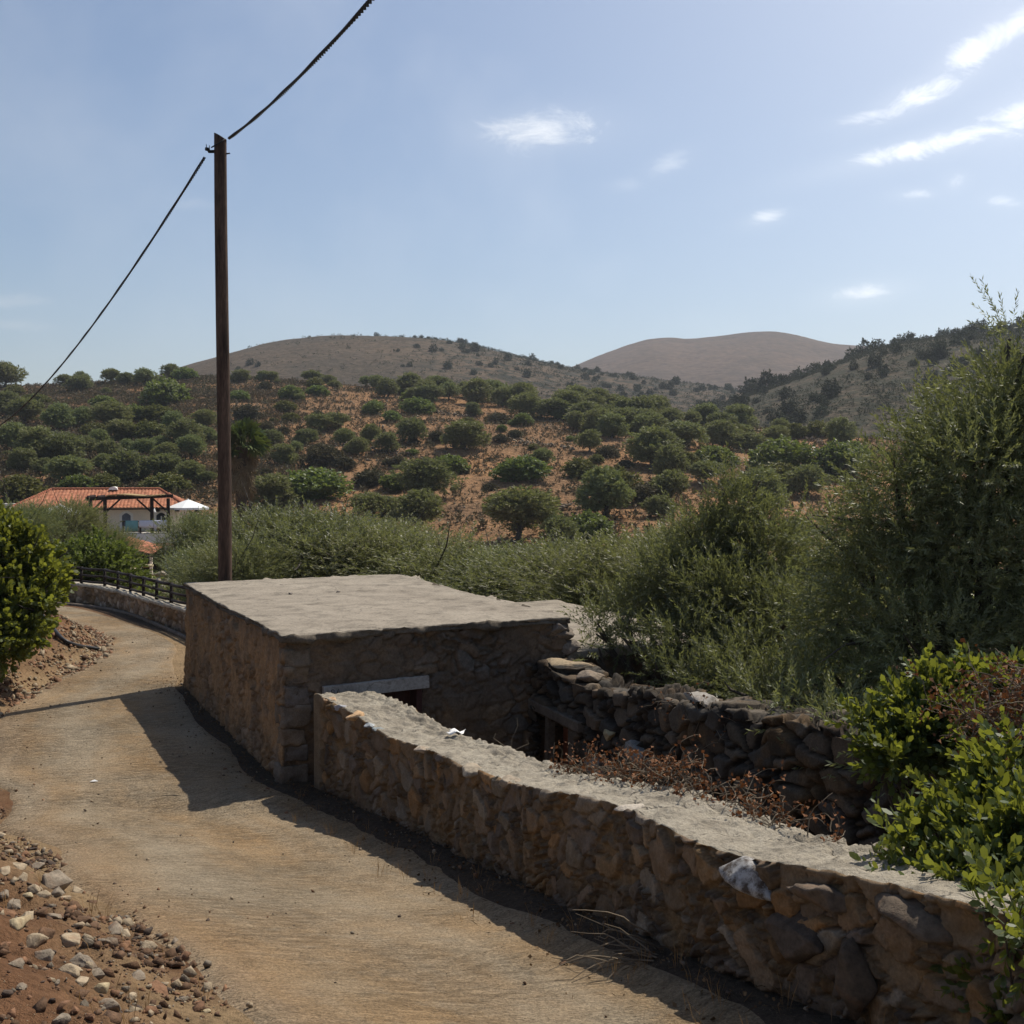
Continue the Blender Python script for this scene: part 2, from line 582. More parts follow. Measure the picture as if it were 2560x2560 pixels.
c = t.mix(t.mapr(n4, 0.30, 0.27), c, (.12, .085, .055))
b = t.n('ShaderNodeBsdfPrincipled', {'Base Color': c, 'Roughness': 0.95, 'Specular IOR Level': .15})
h = t.math('SUBTRACT', t.math('MULTIPLY', n3, 0.8), t.math('MULTIPLY', gk, 1.7))
finish(t, b, h, 0.9, 0.03)
M['road'] = m


# hillsides
def mat_hill(name, bare1, bare2, scrub, rock, s1, s2, s3, scrub_lo=0.5, scrub_hi=0.6, rocks=True):
    m, t = new_mat(name)
    P = pos(t)
    n1 = t.noise(P, s1, 5, 0.6)
    n2 = t.noise(P, s2, 5, 0.65)
    n3 = t.noise(P, s3, 4, 0.7)
    c = t.mix(t.mapr(n1, 0.35, 0.65), bare1, bare2)
    c = t.mix(1.0, c, t.ramp(n3, [(0.28, 0.45), (0.5, 1.0), (0.72, 1.5)]), 'MULTIPLY')
    if rocks:
        c = t.mix(t.mapr(n3, 0.66, 0.72), c, rock)
    sm = t.math('MULTIPLY', t.mapr(n2, scrub_lo, scrub_hi), attr(t, 'rnd', 'Fac'))
    c = t.mix(sm, c, scrub)
    b = t.n('ShaderNodeBsdfPrincipled', {'Base Color': c, 'Roughness': 1.0, 'Specular IOR Level': .05})
    finish(t, b, t.math('ADD', n3, t.math('MULTIPLY', n2, 2.0)), 0.8, 1.2)
    return m


M['hillside'] = mat_hill('dry_hillside', (.35, .195, .095), (.23, .14, .078), (.095, .079, .060), (.36, .34, .31), .05, .2, 1.4)
M['brown_hill'] = mat_hill('brown_hill', (.118, .086, .058), (.074, .060, .044), (.034, .035, .026), (.3, .28, .25), .012, .11, .30, 0.47, 0.57, False)
M['scrub_hill'] = mat_hill('scrub_hill', (.108, .084, .058), (.074, .064, .046), (.042, .046, .031), (.3, .28, .25), .018, .16, .5, 0.42, 0.55, False)
M['mountain'] = mat_hill('bare_mountain', (.115, .078, .054), (.090, .064, .046), (.055, .046, .036), (.3, .28, .25), .004, .020, .10, 0.46, 0.62, False)


# leaves: a diffuse upper face, paler under face, light passing through
def mat_leaf(name, dark, light, under, through, tfac=0.35, rough=0.5, spec=0.35, ovar=0.25, tint=None):
    m, t = new_mat(name)
    g = t.n('ShaderNodeNewGeometry')
    r = attr(t, 'rnd', 'Fac')
    oi = t.n('ShaderNodeObjectInfo').outputs['Random']
    c = t.mix(r, dark, light)
    if tint:
        c = t.mix(t.mapr(r, tint[0], tint[0] + .01), c, tint[1])
    c = t.mix(g.outputs['Backfacing'], c, t.mix(0.5, under, t.mix(1.0, under, c, 'MIX')))
    c = t.mix(1.0, c, t.ramp(oi, [(0.0, (1 - ovar, 1 - ovar, 1 - ovar)), (.5, (1 + ovar * .5, 1.0, 1 - ovar * .5)), (1.0, (1 + ovar * .2, 1 + ovar * .6, 1.0))]), 'MULTIPLY')
    b = t.n('ShaderNodeBsdfPrincipled', {'Base Color': c, 'Roughness': rough, 'Specular IOR Level': spec})
    tr = t.n('ShaderNodeBsdfTranslucent', {'Color': t.mix(r, t.mix(1.0, through, (.6, .6, .6), 'MULTIPLY'), through)})
    mx = t.n('ShaderNodeMixShader', {0: tfac, 1: b.outputs[0], 2: tr.outputs[0]})
    t.n('ShaderNodeOutputMaterial', {'Surface': mx.outputs[0]})
    return m


M['olive'] = mat_leaf('olive_leaf', (.075, .090, .042), (.20, .21, .10), (.27, .28, .19), (.26, .28, .08), 0.36, 0.5, 0.3, 0.26, (0.97, (.16, .06, .03)))
M['olive_far'] = mat_leaf('olive_leaf_far', (.080, .100, .044), (.205, .22, .11), (.22, .235, .14), (.25, .28, .075), 0.32, 0.6, 0.2, 0.34)
M['carob'] = mat_leaf('carob_leaf', (.028, .055, .014), (.12, .15, .03), (.10, .12, .04), (.42, .44, .05), 0.33, 0.5, 0.3, 0.15, (0.975, (.24, .12, .02)))
M['lentisk'] = mat_leaf('lentisk_leaf', (.014, .036, .012), (.068, .11, .028), (.085, .12, .05), (.44, .47, .05), 0.30, 0.5, 0.3, 0.1, (0.93, (.24, .22, .03)))
M['bush'] = mat_leaf('bright_bush_leaf', (.055, .090, .025), (.135, .18, .05), (.13, .16, .06), (.24, .30, .05), 0.32, 0.5, 0.3, 0.3)
M['shrub_far'] = mat_leaf('dark_far_shrub', (.036, .046, .028), (.078, .090, .050), (.07, .08, .05), (.05, .055, .025), 0.15, 0.7, 0.15, 0.25)
M['palm_leaf'] = mat_leaf('palm_leaf', (.05, .09, .028), (.13, .18, .05), (.09, .12, .05), (.12, .16, .03), 0.25, 0.4, 0.4)
M['scrub'] = mat_leaf('grey_scrub_leaf', (.080, .064, .046), (.165, .125, .080), (.13, .10, .07), (.10, .08, .04), 0.15, 0.8, 0.1)
M['drygrass'] = mat_leaf('dry_grass_blade', (.26, .15, .065), (.44, .28, .13), (.38, .24, .11), (.3, .2, .08), 0.25, 0.8, 0.1)
M['dryvine_leaf'] = mat_leaf('dry_vine_leaf', (.15, .070, .036), (.29, .15, .078), (.22, .11, .06), (.2, .07, .02), 0.2, 0.8, 0.15)
M['litter'] = mat_leaf('leaf_litter', (.06, .04, .025), (.20, .14, .08), (.15, .1, .06), (.1, .06, .02), 0.1, 0.9, 0.1)

# ------------------------------------------------------------------ lay of the land
GY = np.array([-40, -6, 0, 9, 11, 12.5, 14, 19, 26, 34, 60, 400.0])
GZ = np.array([1.0, -.55, -1.6, -3.31, -3.58, -3.69, -3.72, -3.72, -3.8, -3.95, -4.4, -6.0])


def G(y):
    """height of the road along the view"""
    y = np.asarray(y, float)
    return (np.interp(y - .6, GY, GZ) + np.interp(y, GY, GZ) + np.interp(y + .6, GY, GZ)) / 3


WALL_A = np.array([-2.33, 12.8]); WALL_D = np.array([.449, -.893]); WALL_N = np.array([.893, .449])
ROAD_L = [(4, -9), (1.6, -2), (.5, 1.2), (-.35, 3.3), (-1.4, 5.4), (-2.56, 7.3), (-3.9, 9.3), (-5.14, 11), (-6.8, 14), (-8.0, 17), (-8.25, 19.6), (-8.5, 22.5), (-9.3, 25), (-10.8, 27.2), (-12.5, 28.7), (-16, 29.6), (-24, 30.2), (-34, 31)]
PARAPET = [(-6.6, 24.0), (-8.04, 26.5), (-9.63, 28.75), (-11.1, 31.0), (-12.6, 33.0), (-14.0, 34.1), (-17.0, 34.7), (-22, 35), (-34, 36)]
BS = np.array([-.1, 0, .73, 1.8, 3.6, 5.04, 6.64, 8.3, 14]); BO = np.array([0, 0, .12, .31, .31, .19, .10, 0, 0])


def bow(s):
    return (np.interp(s - .4, BS, BO) + np.interp(s, BS, BO) + np.interp(s + .4, BS, BO)) / 3


ROAD_R = [(8.5, -9)] + [tuple(WALL_A + WALL_D * s_ + WALL_N * float(bow(s_))) for s_ in (9, 7.5, 6.3, 5, 4, 3, 2, 1.2, .6)] + [tuple(WALL_A), (-2.75, 13.05), (-5.75, 19.2), (-6.3, 21.5)] + PARAPET


def sdist(x, y, poly):
    """signed distance to an open polyline, positive on its right"""
    x = np.asarray(x, float); y = np.asarray(y, float)
    best = np.full(x.shape, 1e9); sg = np.ones(x.shape)
    for (ax, ay), (bx, by) in zip(poly[:-1], poly[1:]):
        dx, dy = bx - ax, by - ay
        L2 = dx * dx + dy * dy
        t = np.clip(((x - ax) * dx + (y - ay) * dy) / L2, 0, 1)
        qx, qy = x - ax - t * dx, y - ay - t * dy
        d = np.sqrt(qx * qx + qy * qy)
        s = np.where(dx * (y - ay) - dy * (x - ax) > 0, -1.0, 1.0)
        c = d < best
        best = np.where(c, d, best); sg = np.where(c, s, sg)
    return best * sg


def uu(px): return (np.asarray(px, float) * 1.325 - 1280) / FPX
def tt(py): return (1185 - np.asarray(py, float) * 1.325) / FPX


# mid hill: ridge elevation against bearing
RX = uu([-900, -200, 0, 100, 200, 300, 400, 480, 560, 650, 800, 900, 1000, 1100, 1200, 1300, 1400, 1500, 1600, 1750, 1932, 2300, 2900])
RT = tt([745, 735, 731, 727, 722, 716, 713, 716, 720, 727, 738, 748, 757, 768, 779, 792, 806, 817, 824, 838, 850, 860, 860])
RD = [330, 330, 330, 330, 330, 330, 325, 320, 315, 310, 300, 300, 290, 280, 270, 260, 250, 240, 230, 220, 210, 200, 200]
VY = np.array([-60, 0, 20, 30, 45, 75, 112]); VZ = np.array([-4.6, -4.6, -4.6, -4.9, -5.2, -7, -8])


def far_z(x, y):
    x = np.asarray(x, float); y = np.asarray(y, float)
    u = x / np.maximum(y, 5)
    yr = np.interp(u, RX, RD)
    zr = np.interp(u, RX, RT) * yr
    k = np.clip((y - 112) / (yr - 112), 0, None)
    up = -8 + (zr + 8) * np.minimum(k, 1) ** 1.04
    over = np.maximum(y - yr, 0)
    up = up - 0.0006 * over ** 2 - 0.02 * over
    z = np.where(y < 112, np.interp(y, VY, VZ), up)
    amp = np.clip((y - 70) / 60, 0, 1) * np.clip((yr + 10 - y) / 60, 0.15, 1)
    z = z + amp * (fbm2(x, y, 1 / 22.0, 4, 5) - .5) * 3.0
    # terraces
    tz = fbm2(x, y, 1 / 60.0, 2, 9) * 4
    return z + amp * 0.22 * np.sin((z + tz) * 2.4)


def gutter(x, y, dr):
    """the road sags a little along the foot of the near wall"""
    return .13 * sstep(-.12, -.5, dr) * sstep(-2.8, -1.2, dr) * sstep(12.7, 11.7, y) * sstep(1.5, 5, y)


def RG(x, y):
    return G(y) - gutter(x, y, sdist(x, y, ROAD_R))


def near_parts(x, y):
    dl = -sdist(x, y, ROAD_L)       # metres left of the road's left edge
    dr = sdist(x, y, ROAD_R)        # metres right of the road's right edge
    return dl, dr


def near_z(x, y):
    x = np.asarray(x, float); y = np.asarray(y, float)
    dl, dr = near_parts(x, y)
    g = G(y)
    rise = np.clip(dl - 0.0, 0, 40)
    heap = sstep(14, 17, y) * sstep(31, 26, y)
    slope = 0.30 + 0.22 * heap
    bank = slope * np.minimum(rise, 3.2) * sstep(0, .5, rise) + .10 * np.clip(rise - 3.2, 0, 10)
    bumps = (fbm2(x, y, 1.3, 4, 21) - .5) * .38 * sstep(.05, 1.3, rise) + (fbm2(x, y, 4.5, 3, 22) - .5) * .20 * sstep(0, .5, rise)
    z = g + bank + bumps - gutter(x, y, dr)
    # right side: litter strip against the walls, then the drop behind them
    low = np.minimum(far_z(x, y), g - .25)
    k = sstep(.25, .8, dr)
    z = z * (1 - k) + low * k
    z = z + (fbm2(x, y, 3.0, 3, 23) - .5) * .06 * sstep(-.55, -.1, dr)
    return z


def land_z(x, y):
    x = np.asarray(x, float); y = np.asarray(y, float)
    return np.where(y < 39, near_z(x, y), far_z(x, y))


def hit(x, y, fn=land_z, y0=3.0, y1=700, n=900):
    """where the line of sight of a photograph point meets the land"""
    r = ray(x, y)
    ys = np.geomspace(y0, y1, n)
    d = r[2] * ys - fn(r[0] * ys, ys)
    i = np.argmax(d < 0)
    if d[i] >= 0:
        return None
    if i == 0:
        return r * ys[0]
    f = d[i - 1] / (d[i - 1] - d[i])
    yy = ys[i - 1] + f * (ys[i] - ys[i - 1])
    p = r * yy
    p[2] = float(fn(np.array([p[0]]), np.array([yy]))[0])
    return p


def grid_mesh(name, xs, ys, zf, mats, col=None, rnd=None, polar=False):
    U, Y = np.meshgrid(xs, ys)
    X = U * Y if polar else U
    Z = zf(X, Y)
    V = np.stack([X.ravel(), Y.ravel(), Z.ravel()], 1)
    nx, ny = len(xs), len(ys)
    idx = np.arange(nx * ny).reshape(ny, nx)
    F = np.stack([idx[:-1, :-1].ravel(), idx[:-1, 1:].ravel(), idx[1:, 1:].ravel(), idx[1:, :-1].ravel()], 1)
    c = col(X.ravel(), Y.ravel()) if col else None
    r = rnd(X.ravel(), Y.ravel()) if rnd else None
    return np_mesh(name, V, F, mats, smooth=True, col=c, rnd=r)


# near ground ------------------------------------------------------
def near_col(x, y):
    dl, dr = near_parts(x, y)
    red = np.array([.17, .088, .046]); tan = np.array([.29, .20, .11]); dark = np.array([.075, .056, .040]); olive = np.array([.15, .12, .075])
    n = fbm2(x, y, .8, 4, 31)[:, None]
    edge = sstep(1.0, .1, dl)[:, None] * sstep(.3, .6, n)
    humus = (sstep(1.6, 3.2, dl) * sstep(13, 8, y))[:, None]
    c = red * (.8 + .4 * n)
    c = c * (1 - edge) + tan * edge
    c = c * (1 - .55 * humus * n) + dark * .55 * humus * n
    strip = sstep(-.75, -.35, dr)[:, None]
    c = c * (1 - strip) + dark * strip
    gap = (sstep(18.6, 19.6, y) * sstep(27, 25, y) * sstep(-1.5, -.9, dr))[:, None]
    c = c * (1 - gap) + tan * gap
    beyond = sstep(.3, 1.5, dr)[:, None]
    c = c * (1 - beyond) + olive * beyond
    return c


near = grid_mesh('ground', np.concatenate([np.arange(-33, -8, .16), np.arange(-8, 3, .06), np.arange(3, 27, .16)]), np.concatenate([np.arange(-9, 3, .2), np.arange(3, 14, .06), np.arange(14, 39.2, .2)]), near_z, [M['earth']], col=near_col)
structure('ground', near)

# road: sheet between the two edges, 6 mm above the ground it lies on ------------------------------------------------------
def resample(poly, n):
    p = np.array(poly, float)
    s = np.r_[0, np.cumsum(np.linalg.norm(np.diff(p, axis=0), axis=1))]
    q = np.linspace(0, s[-1], n)
    out = np.stack([np.interp(q, s, p[:, k]) for k in range(p.shape[1])], 1)
    for _ in range(6):
        out[1:-1] = (out[:-2] + 2 * out[1:-1] + out[2:]) / 4
    return out


ROWS, ACR = 420, 56
L_ = resample(ROAD_L, ROWS)
rr = np.array(ROAD_R[:-1] + [(-34, 36)])
offR = resample(ROAD_R, 900)
dv = np.gradient(offR, axis=0); dv /= np.linalg.norm(dv, axis=1)[:, None]
nl = np.stack([-dv[:, 1], dv[:, 0]], 1)
s_off = fbm2(np.arange(900) * .04, np.zeros(900), 1.0, 3, 3)
farm = sstep(20, 24, offR[:, 1])
offR = offR + nl * ((.22 + .30 * (s_off - .5)) * (1 - farm) + .62 * farm)[:, None]
# match rows by nearest fraction along the left edge
Rr = np.zeros_like(L_)
j = 0
for i in range(ROWS):
    lo = max(0, j - 3); hi = min(len(offR), j + 60)
    d = np.linalg.norm(offR[lo:hi] - L_[i], axis=1)
    j = max(j, lo + int(np.argmin(d)))
    Rr[i] = offR[j]
for _ in range(8):
    Rr[1:-1] = (Rr[:-2] + 2 * Rr[1:-1] + Rr[2:]) / 4
wob = (fbm2(np.arange(ROWS) * .11, np.zeros(ROWS), 1.0, 4, 8) - .5) * .5
dirl = (L_ - Rr) / np.linalg.norm(L_ - Rr, axis=1)[:, None]
Lw = L_ + dirl * (wob[:, None] + .05)
f = np.linspace(0, 1, ACR)[None, :, None]
PX = Lw[:, None, :] * (1 - f) + Rr[:, None, :] * f
x_, y_ = PX[..., 0].ravel(), PX[..., 1].ravel()
z_ = RG(x_, y_) + .022 + (fbm2(x_, y_, .9, 3, 40) - .5) * .05 - .04 * np.tile(sstep(.06, 0, np.linspace(0, 1, ACR)) + sstep(.95, 1, np.linspace(0, 1, ACR)), ROWS)
cen = (Lw + Rr) / 2
sv = np.r_[0, np.cumsum(np.linalg.norm(np.diff(cen, axis=0), axis=1))]
wid = np.linalg.norm(Lw - Rr, axis=1)
uvs = np.stack([(np.linspace(0, 1, ACR)[None, :] * wid[:, None]).ravel(), np.repeat(sv, ACR)], 1)
idx = np.arange(ROWS * ACR).reshape(ROWS, ACR)
F = np.stack([idx[:-1, :-1].ravel(), idx[:-1, 1:].ravel(), idx[1:, 1:].ravel(), idx[1:, :-1].ravel()], 1)
edge = np.tile(sstep(.30, .0, np.linspace(0, 1, ACR)) * .9 + sstep(.88, 1, np.linspace(0, 1, ACR)) * .3, ROWS)
road_me = np_mesh('road', np.stack([x_, y_, z_], 1), F[:, ::-1], [M['road']], smooth=True, rnd=edge, uvs=uvs)
structure('road', road_me)

# hillside and hills ------------------------------------------------------
def hill_rnd(x, y):
    u = x / y
    left = sstep(uu(640), uu(470), u) * sstep(112, 150, y)
    return np.clip(left * .95 + .25 * fbm2(x, y, .03, 3, 61), 0, 1)


us_ = np.concatenate([np.linspace(-1.25, -.52, 60), np.linspace(-.51, .55, 460), np.linspace(.56, 1.25, 60)])


def far_sheet(x, y):
    return far_z(x, y) - .35 * sstep(39.5, 37, y)


structure('hillside', grid_mesh('hillside', us_, np.geomspace(36, 430, 420), far_sheet, [M['hillside']], rnd=hill_rnd, polar=True))


def hill_fn(xs, ys, depth, start, z0, slope_back, seed, rough, p=1.0):
    UX, UT = uu(xs), tt(ys)
    kk = np.linspace(0, 1, 200)
    yy = start + kk * (depth - start)
    prof = np.sin(kk ** p * math.pi / 2) ** 1.15
    cor = []
    for t0 in UT:                       # ridge height whose skyline (not its crest) sits at the wanted elevation
        lo, hi = -.2 * depth, .4 * depth
        for _ in range(40):
            m_ = (lo + hi) / 2
            if ((z0 + (m_ - z0) * prof) / yy)[80:].max() > t0: hi = m_
            else: lo = m_
        cor.append(m_ / depth)
    UT = np.array(cor)

    def fn(x, y):
        u = x / np.maximum(y, 1)
        zr = np.interp(u, UX, UT) * depth
        zr = (zr + np.interp(u - .006, UX, UT) * depth + np.interp(u + .006, UX, UT) * depth) / 3
        k = np.clip((y - start) / (depth - start), 0, 1) ** p
        z = z0 + (zr - z0) * np.sin(k * math.pi / 2) ** 1.15
        over = np.maximum(y - depth, 0)
        z = z - slope_back * over - .0002 * over ** 2
        amp = np.clip((y - start) / (depth - start), 0, 1) * np.clip((depth - y) / (depth * .12), .12, 1)
        return z + amp * rough * (fbm2(x, y, 4.0 / (depth - start), 5, seed) - .5)
    return fn


domed = hill_fn([-1200, -300, 0, 200, 300, 340, 400, 450, 500, 560, 620, 700, 780, 840, 900, 960, 1020, 1080, 1150, 1250, 1350, 1400, 1500, 1650, 2000, 3200],
                [760, 765, 770, 742, 709, 694, 677, 663, 653, 646.5, 642, 640, 641, 646, 656, 668, 682, 695, 706, 722, 735, 745, 775, 800, 830, 840], 850, 380, 2, .12, 71, 16)
mount = hill_fn([-1200, 300, 800, 1000, 1080, 1130, 1180, 1220, 1260, 1300, 1340, 1400, 1450, 1490, 1540, 1580, 1640, 1700, 1800, 1932, 2200, 3200],
                [800, 790, 760, 722, 692, 672, 656, 645.5, 643, 645, 638, 632, 630, 634, 647, 656, 661, 664, 668, 670, 690, 760], 2050, 1000, 20, .15, 72, 45)
righth = hill_fn([-1200, 600, 1100, 1250, 1330, 1380, 1430, 1500, 1560, 1620, 1660, 1700, 1740, 1800, 1850, 1900, 1932, 2100, 2400, 3200],
                 [880, 870, 840, 800, 779, 760, 746, 723, 701, 681, 666, 656, 649, 637, 630, 624, 616, 592, 565, 560], 520, 240, -2, .12, 73, 9, .9)
ang = np.concatenate([np.linspace(-1.3, -.52, 60), np.linspace(-.51, .55, 420), np.linspace(.56, 1.3, 60)])
one = lambda v: (lambda x, y: np.clip(v + .5 * (fbm2(x, y, .01, 3, 62) - .3), 0, 1))
structure('domed_hill', grid_mesh('domed_hill', ang, np.linspace(375, 1150, 240), domed, [M['brown_hill']], rnd=lambda x, y: np.clip(sstep(uu(640), uu(950), x / y) * .8 + .15, 0, 1), polar=True))
structure('mountain', grid_mesh('mountain', ang, np.linspace(950, 2700, 220), mount, [M['mountain']], rnd=one(.25), polar=True))
structure('scrub_hill', grid_mesh('scrub_hill', ang[ang > -.05], np.linspace(236, 760, 260), righth, [M['scrub_hill']], rnd=one(.7), polar=True))

# ------------------------------------------------------------------ masonry
def shell_lattice(n):
    """surface lattice of a box with n=(nx,ny,nz) cells: integer coords, normals, quads"""
    nx, ny, nz = n
    I = []
    ids = {}
    base = 0
    idx = -np.ones((nx + 1, ny + 1, nz + 1), np.int32)
    surf = np.zeros((nx + 1, ny + 1, nz + 1), bool)
    surf[0] = surf[-1] = True
    surf[:, 0] = surf[:, -1] = True
    surf[:, :, 0] = surf[:, :, -1] = True
    ijk = np.argwhere(surf)
    idx[surf] = np.arange(len(ijk))
    nrm = np.zeros((len(ijk), 3))
    for a in range(3):
        nrm[:, a] = (ijk[:, a] == n[a]).astype(float) - (ijk[:, a] == 0)
    nrm /= np.linalg.norm(nrm, axis=1)[:, None]

    def quads(s, flip):
        a, b, c, d = s[:-1, :-1], s[1:, :-1], s[1:, 1:], s[:-1, 1:]
        q = np.stack([a.ravel(), b.ravel(), c.ravel(), d.ravel()], 1)
        return q[:, ::-1] if flip else q
    Q = {'x0': quads(idx[0], True), 'x1': quads(idx[-1], False), 'y0': quads(idx[:, 0], False), 'y1': quads(idx[:, -1], True),
         'z0': quads(idx[:, :, 0], True), 'z1': quads(idx[:, :, -1], False)}
    return ijk, nrm, Q


PAL_WARM = [(.30, .205, .125), (.25, .18, .115), (.35, .24, .14), (.22, .165, .12), (.28, .19, .12), (.38, .22, .10), (.20, .155, .12), (.33, .27, .20)]
PAL_GREY = [(.20, .17, .14), (.25, .205, .155), (.17, .15, .125), (.28, .22, .16), (.22, .175, .125), (.24, .17, .11)]
PAL_PALE = [(.40, .31, .21), (.34, .25, .17), (.44, .36, .27), (.30, .22, .15), (.38, .28, .18)]


def stone_box(name, dims, res, mapf, mats, seed=0, cell=(.24, .24, .15), depth=.05, joint=.16, mortar=(.24, .165, .10), pal=PAL_WARM,
              drop=('z0',), hole=None, style=None, cap=None, rough=.012, warp=.35, cap_rough=.02, tone=.58, topmat=0, crack=.55, smear=0.0, chink=.22):
    dims = np.array(dims, float)
    n = np.maximum(2, np.round(dims / res)).astype(int)
    ijk, nrm, Q = shell_lattice(n)
    p = ijk / n * dims
    wp = np.stack([vnoise(p * 3.1 + 5, seed + 11), vnoise(p * 3.1 + 25, seed + 12), vnoise(p * 3.1 + 45, seed + 13)], 1) - .5
    wp2 = np.stack([vnoise(p * 9.1 + 5, seed + 14), vnoise(p * 9.1 + 25, seed + 15), vnoise(p * 9.1 + 45, seed + 16)], 1) - .5
    q = (p + wp * warp * .45 + wp2 * warp * .12) / np.array(cell)
    # courses: shift every second row
    row = np.floor(q[:, 2])
    f1, f2, cid = voronoi(q, seed, .95)
    # small chinking stones in the joints
    g1, g2, gid = voronoi(q * 2.6 + 7.7, seed + 50, .9)
    j = f2 - f1
    big = sstep(.0, joint, j)
    rid = _h(cid[:, 0], cid[:, 1], cid[:, 2], seed + 31)
    rid2 = _h(cid[:, 0], cid[:, 1], cid[:, 2], seed + 32)
    gidr = _h(gid[:, 0], gid[:, 1], gid[:, 2], seed + 33)
    small = sstep(0, .2, g2 - g1) * (gidr > .35)
    usesmall = (rid2 < chink)
    m = np.where(usesmall, small, big)
    ridm = np.where(usesmall, gidr, rid)
    tilt = (rid2 - .5) * (q[:, 0] - cid[:, 0] - .5) + (rid - .5) * (q[:, 2] - cid[:, 2] - .5)
    d = depth * (m * (.45 + .9 * ridm + .95 * tilt) - .55)
    pal = np.array(pal)
    c = pal[(ridm * 7919 % 1 * len(pal)).astype(int) % len(pal)] * (.62 + .8 * rid2)[:, None]
    mort = np.array(mortar)[None, :] * (.75 + .5 * fbm(p * 6, 3, seed + 3))[:, None]
    mm = sstep(.2, .75, m)[:, None]
    c = mort * (1 - mm) + c * mm
    if smear:
        # mortar smeared flush over joints and stones in patches
        sm = sstep(.44, .60, fbm(p * np.array([2.6, 2.6, 3.4]) + 9, 4, seed + 21))
        sm = sm * smear
        tex = (fbm(p * 12, 4, seed + 22) - .5) * depth * .5
        d = d * (1 - .75 * sm) + tex * sm
        c = c * (1 - .7 * sm[:, None]) + mort * .7 * sm[:, None]
    # lichen / ochre stains
    st = sstep(.60, .70, fbm(p * 3.3, 4, seed + 4))[:, None]
    c = c * (1 - .5 * st) + np.array([.36, .21, .085]) * .5 * st
    d = d - depth * crack * (1 - sstep(0, joint * .42, j)) * (1 - .6 * usesmall)
    d = d + rough * (fbm(p * 16, 4, seed + 5) - .5) * 2
    midx = {k: np.zeros(len(v), np.int32) for k, v in Q.items()}
    if style is not None:
        d, c = style(p, nrm, d, c, m)
    if cap is not None:
        top = sstep(dims[2] - cap - .03, dims[2] - cap + .01, p[:, 2] + (fbm(p * 5, 3, seed + 6) - .5) * .12)
        if True:
            up = nrm[:, 2] > .3
            dc = cap_rough * (fbm(p * 17, 5, seed + 7) - .5) * 2.6 + .018 * (fbm(p * 2, 2, seed + 8) - .5)
            d = np.where(up, dc, d * (1 - top * .75) + (.012 + .05 * (fbm(p * 7, 4, seed + 9) - .5)) * top)
        midx['z1'][:] = 1
    c = c * tone
    if topmat:
        midx['z1'][:] = topmat
    w = p + nrm * d[:, None]
    V = mapf(w)
    keep = []
    mi = []
    for k, v in Q.items():
        if k in drop:
            continue
        f = v
        if hole and k == hole[0]:
            cen = p[f].mean(axis=1)
            h = hole[1]
            inside = (cen[:, 0] > h[0]) & (cen[:, 0] < h[1]) & (cen[:, 2] > h[2]) & (cen[:, 2] < h[3]) if hole[0][0] == 'y' else \
                     (cen[:, 1] > h[0]) & (cen[:, 1] < h[1]) & (cen[:, 2] > h[2]) & (cen[:, 2] < h[3])
            f = f[~inside]
            mi.append(midx[k][~inside])
        else:
            mi.append(midx[k])
        keep.append(f)
    F = np.concatenate(keep)
    return np_mesh(name, V, F, mats, midx=np.concatenate(mi), smooth=True, col=c)


# ---- roadside wall: s along, w thickness (0 = road face), h height ---------------------------------
WS = np.array([-.05, 0, .73, 1.8, 3.6, 5.04, 6.64, 7.84, 8.97, 13.0]); WZ = np.array([-2.58, -2.58, -2.645, -2.715, -2.61, -2.39, -2.145, -2.03, -1.84, -1.15])
W_T = .76
W_L = 12.6
W_H = 1.0


def wall_map(p):
    s, wd, h = p[:, 0], p[:, 1], p[:, 2]
    bend = bow(s) + .015 * np.sin(s * 3.1)
    x = WALL_A[0] + WALL_D[0] * s + WALL_N[0] * (wd + bend)
    y = WALL_A[1] + WALL_D[1] * s + WALL_N[1] * (wd + bend)
    bx = WALL_A[0] + WALL_D[0] * s; by = WALL_A[1] + WALL_D[1] * s
    zt = np.interp(s, WS, WZ) - .045 * np.clip(wd / W_T, 0, 1) + .02 * np.sin(s * 2.3)
    zb = G(by) - .22 - 1.1 * sstep(.3, .6, wd)
    return np.stack([x, y, zb + (zt - zb) * (h / W_H)], 1)


def wall_style(p, nrm, d, c, m):
    # plastered nib at the far end
    e = sstep(.22, .12, p[:, 0]) * (nrm[:, 2] < .5)
    d = d * (1 - e) + .025 * e
    c = c * (1 - e[:, None]) + np.array([.34, .25, .155]) * e[:, None]
    # stones grow larger and looser towards the near end: blended to dark brown near the foot
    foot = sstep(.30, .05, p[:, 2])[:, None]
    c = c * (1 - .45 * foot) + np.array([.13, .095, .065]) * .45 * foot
    return d, c


t_wall = thing('stone_wall', 'low mortared rubble wall with rough cement top running along the right edge of the road', 'wall',
               (WALL_A[0], WALL_A[1], float(G(WALL_A[1]))))
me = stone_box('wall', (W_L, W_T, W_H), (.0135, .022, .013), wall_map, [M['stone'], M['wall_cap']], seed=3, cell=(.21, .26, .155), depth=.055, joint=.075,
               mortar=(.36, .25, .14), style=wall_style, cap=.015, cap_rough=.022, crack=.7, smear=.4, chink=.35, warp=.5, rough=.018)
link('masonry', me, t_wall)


def hull(rs, n=13):
    """random convex angular stone of about unit size: vertices, triangles"""
    d = rs.normal(size=(n, 3)); d /= np.linalg.norm(d, axis=1)[:, None]
    d *= rs.uniform(.75, 1.0, (n, 1))
    bm = bmesh.new()
    for p in d:
        bm.verts.new(p)
    r_ = bmesh.ops.convex_hull(bm, input=bm.verts)
    loose = [v for v in bm.verts if not v.link_faces]
    bmesh.ops.delete(bm, geom=loose, context='VERTS')
    bmesh.ops.triangulate(bm, faces=bm.faces)
    return bm


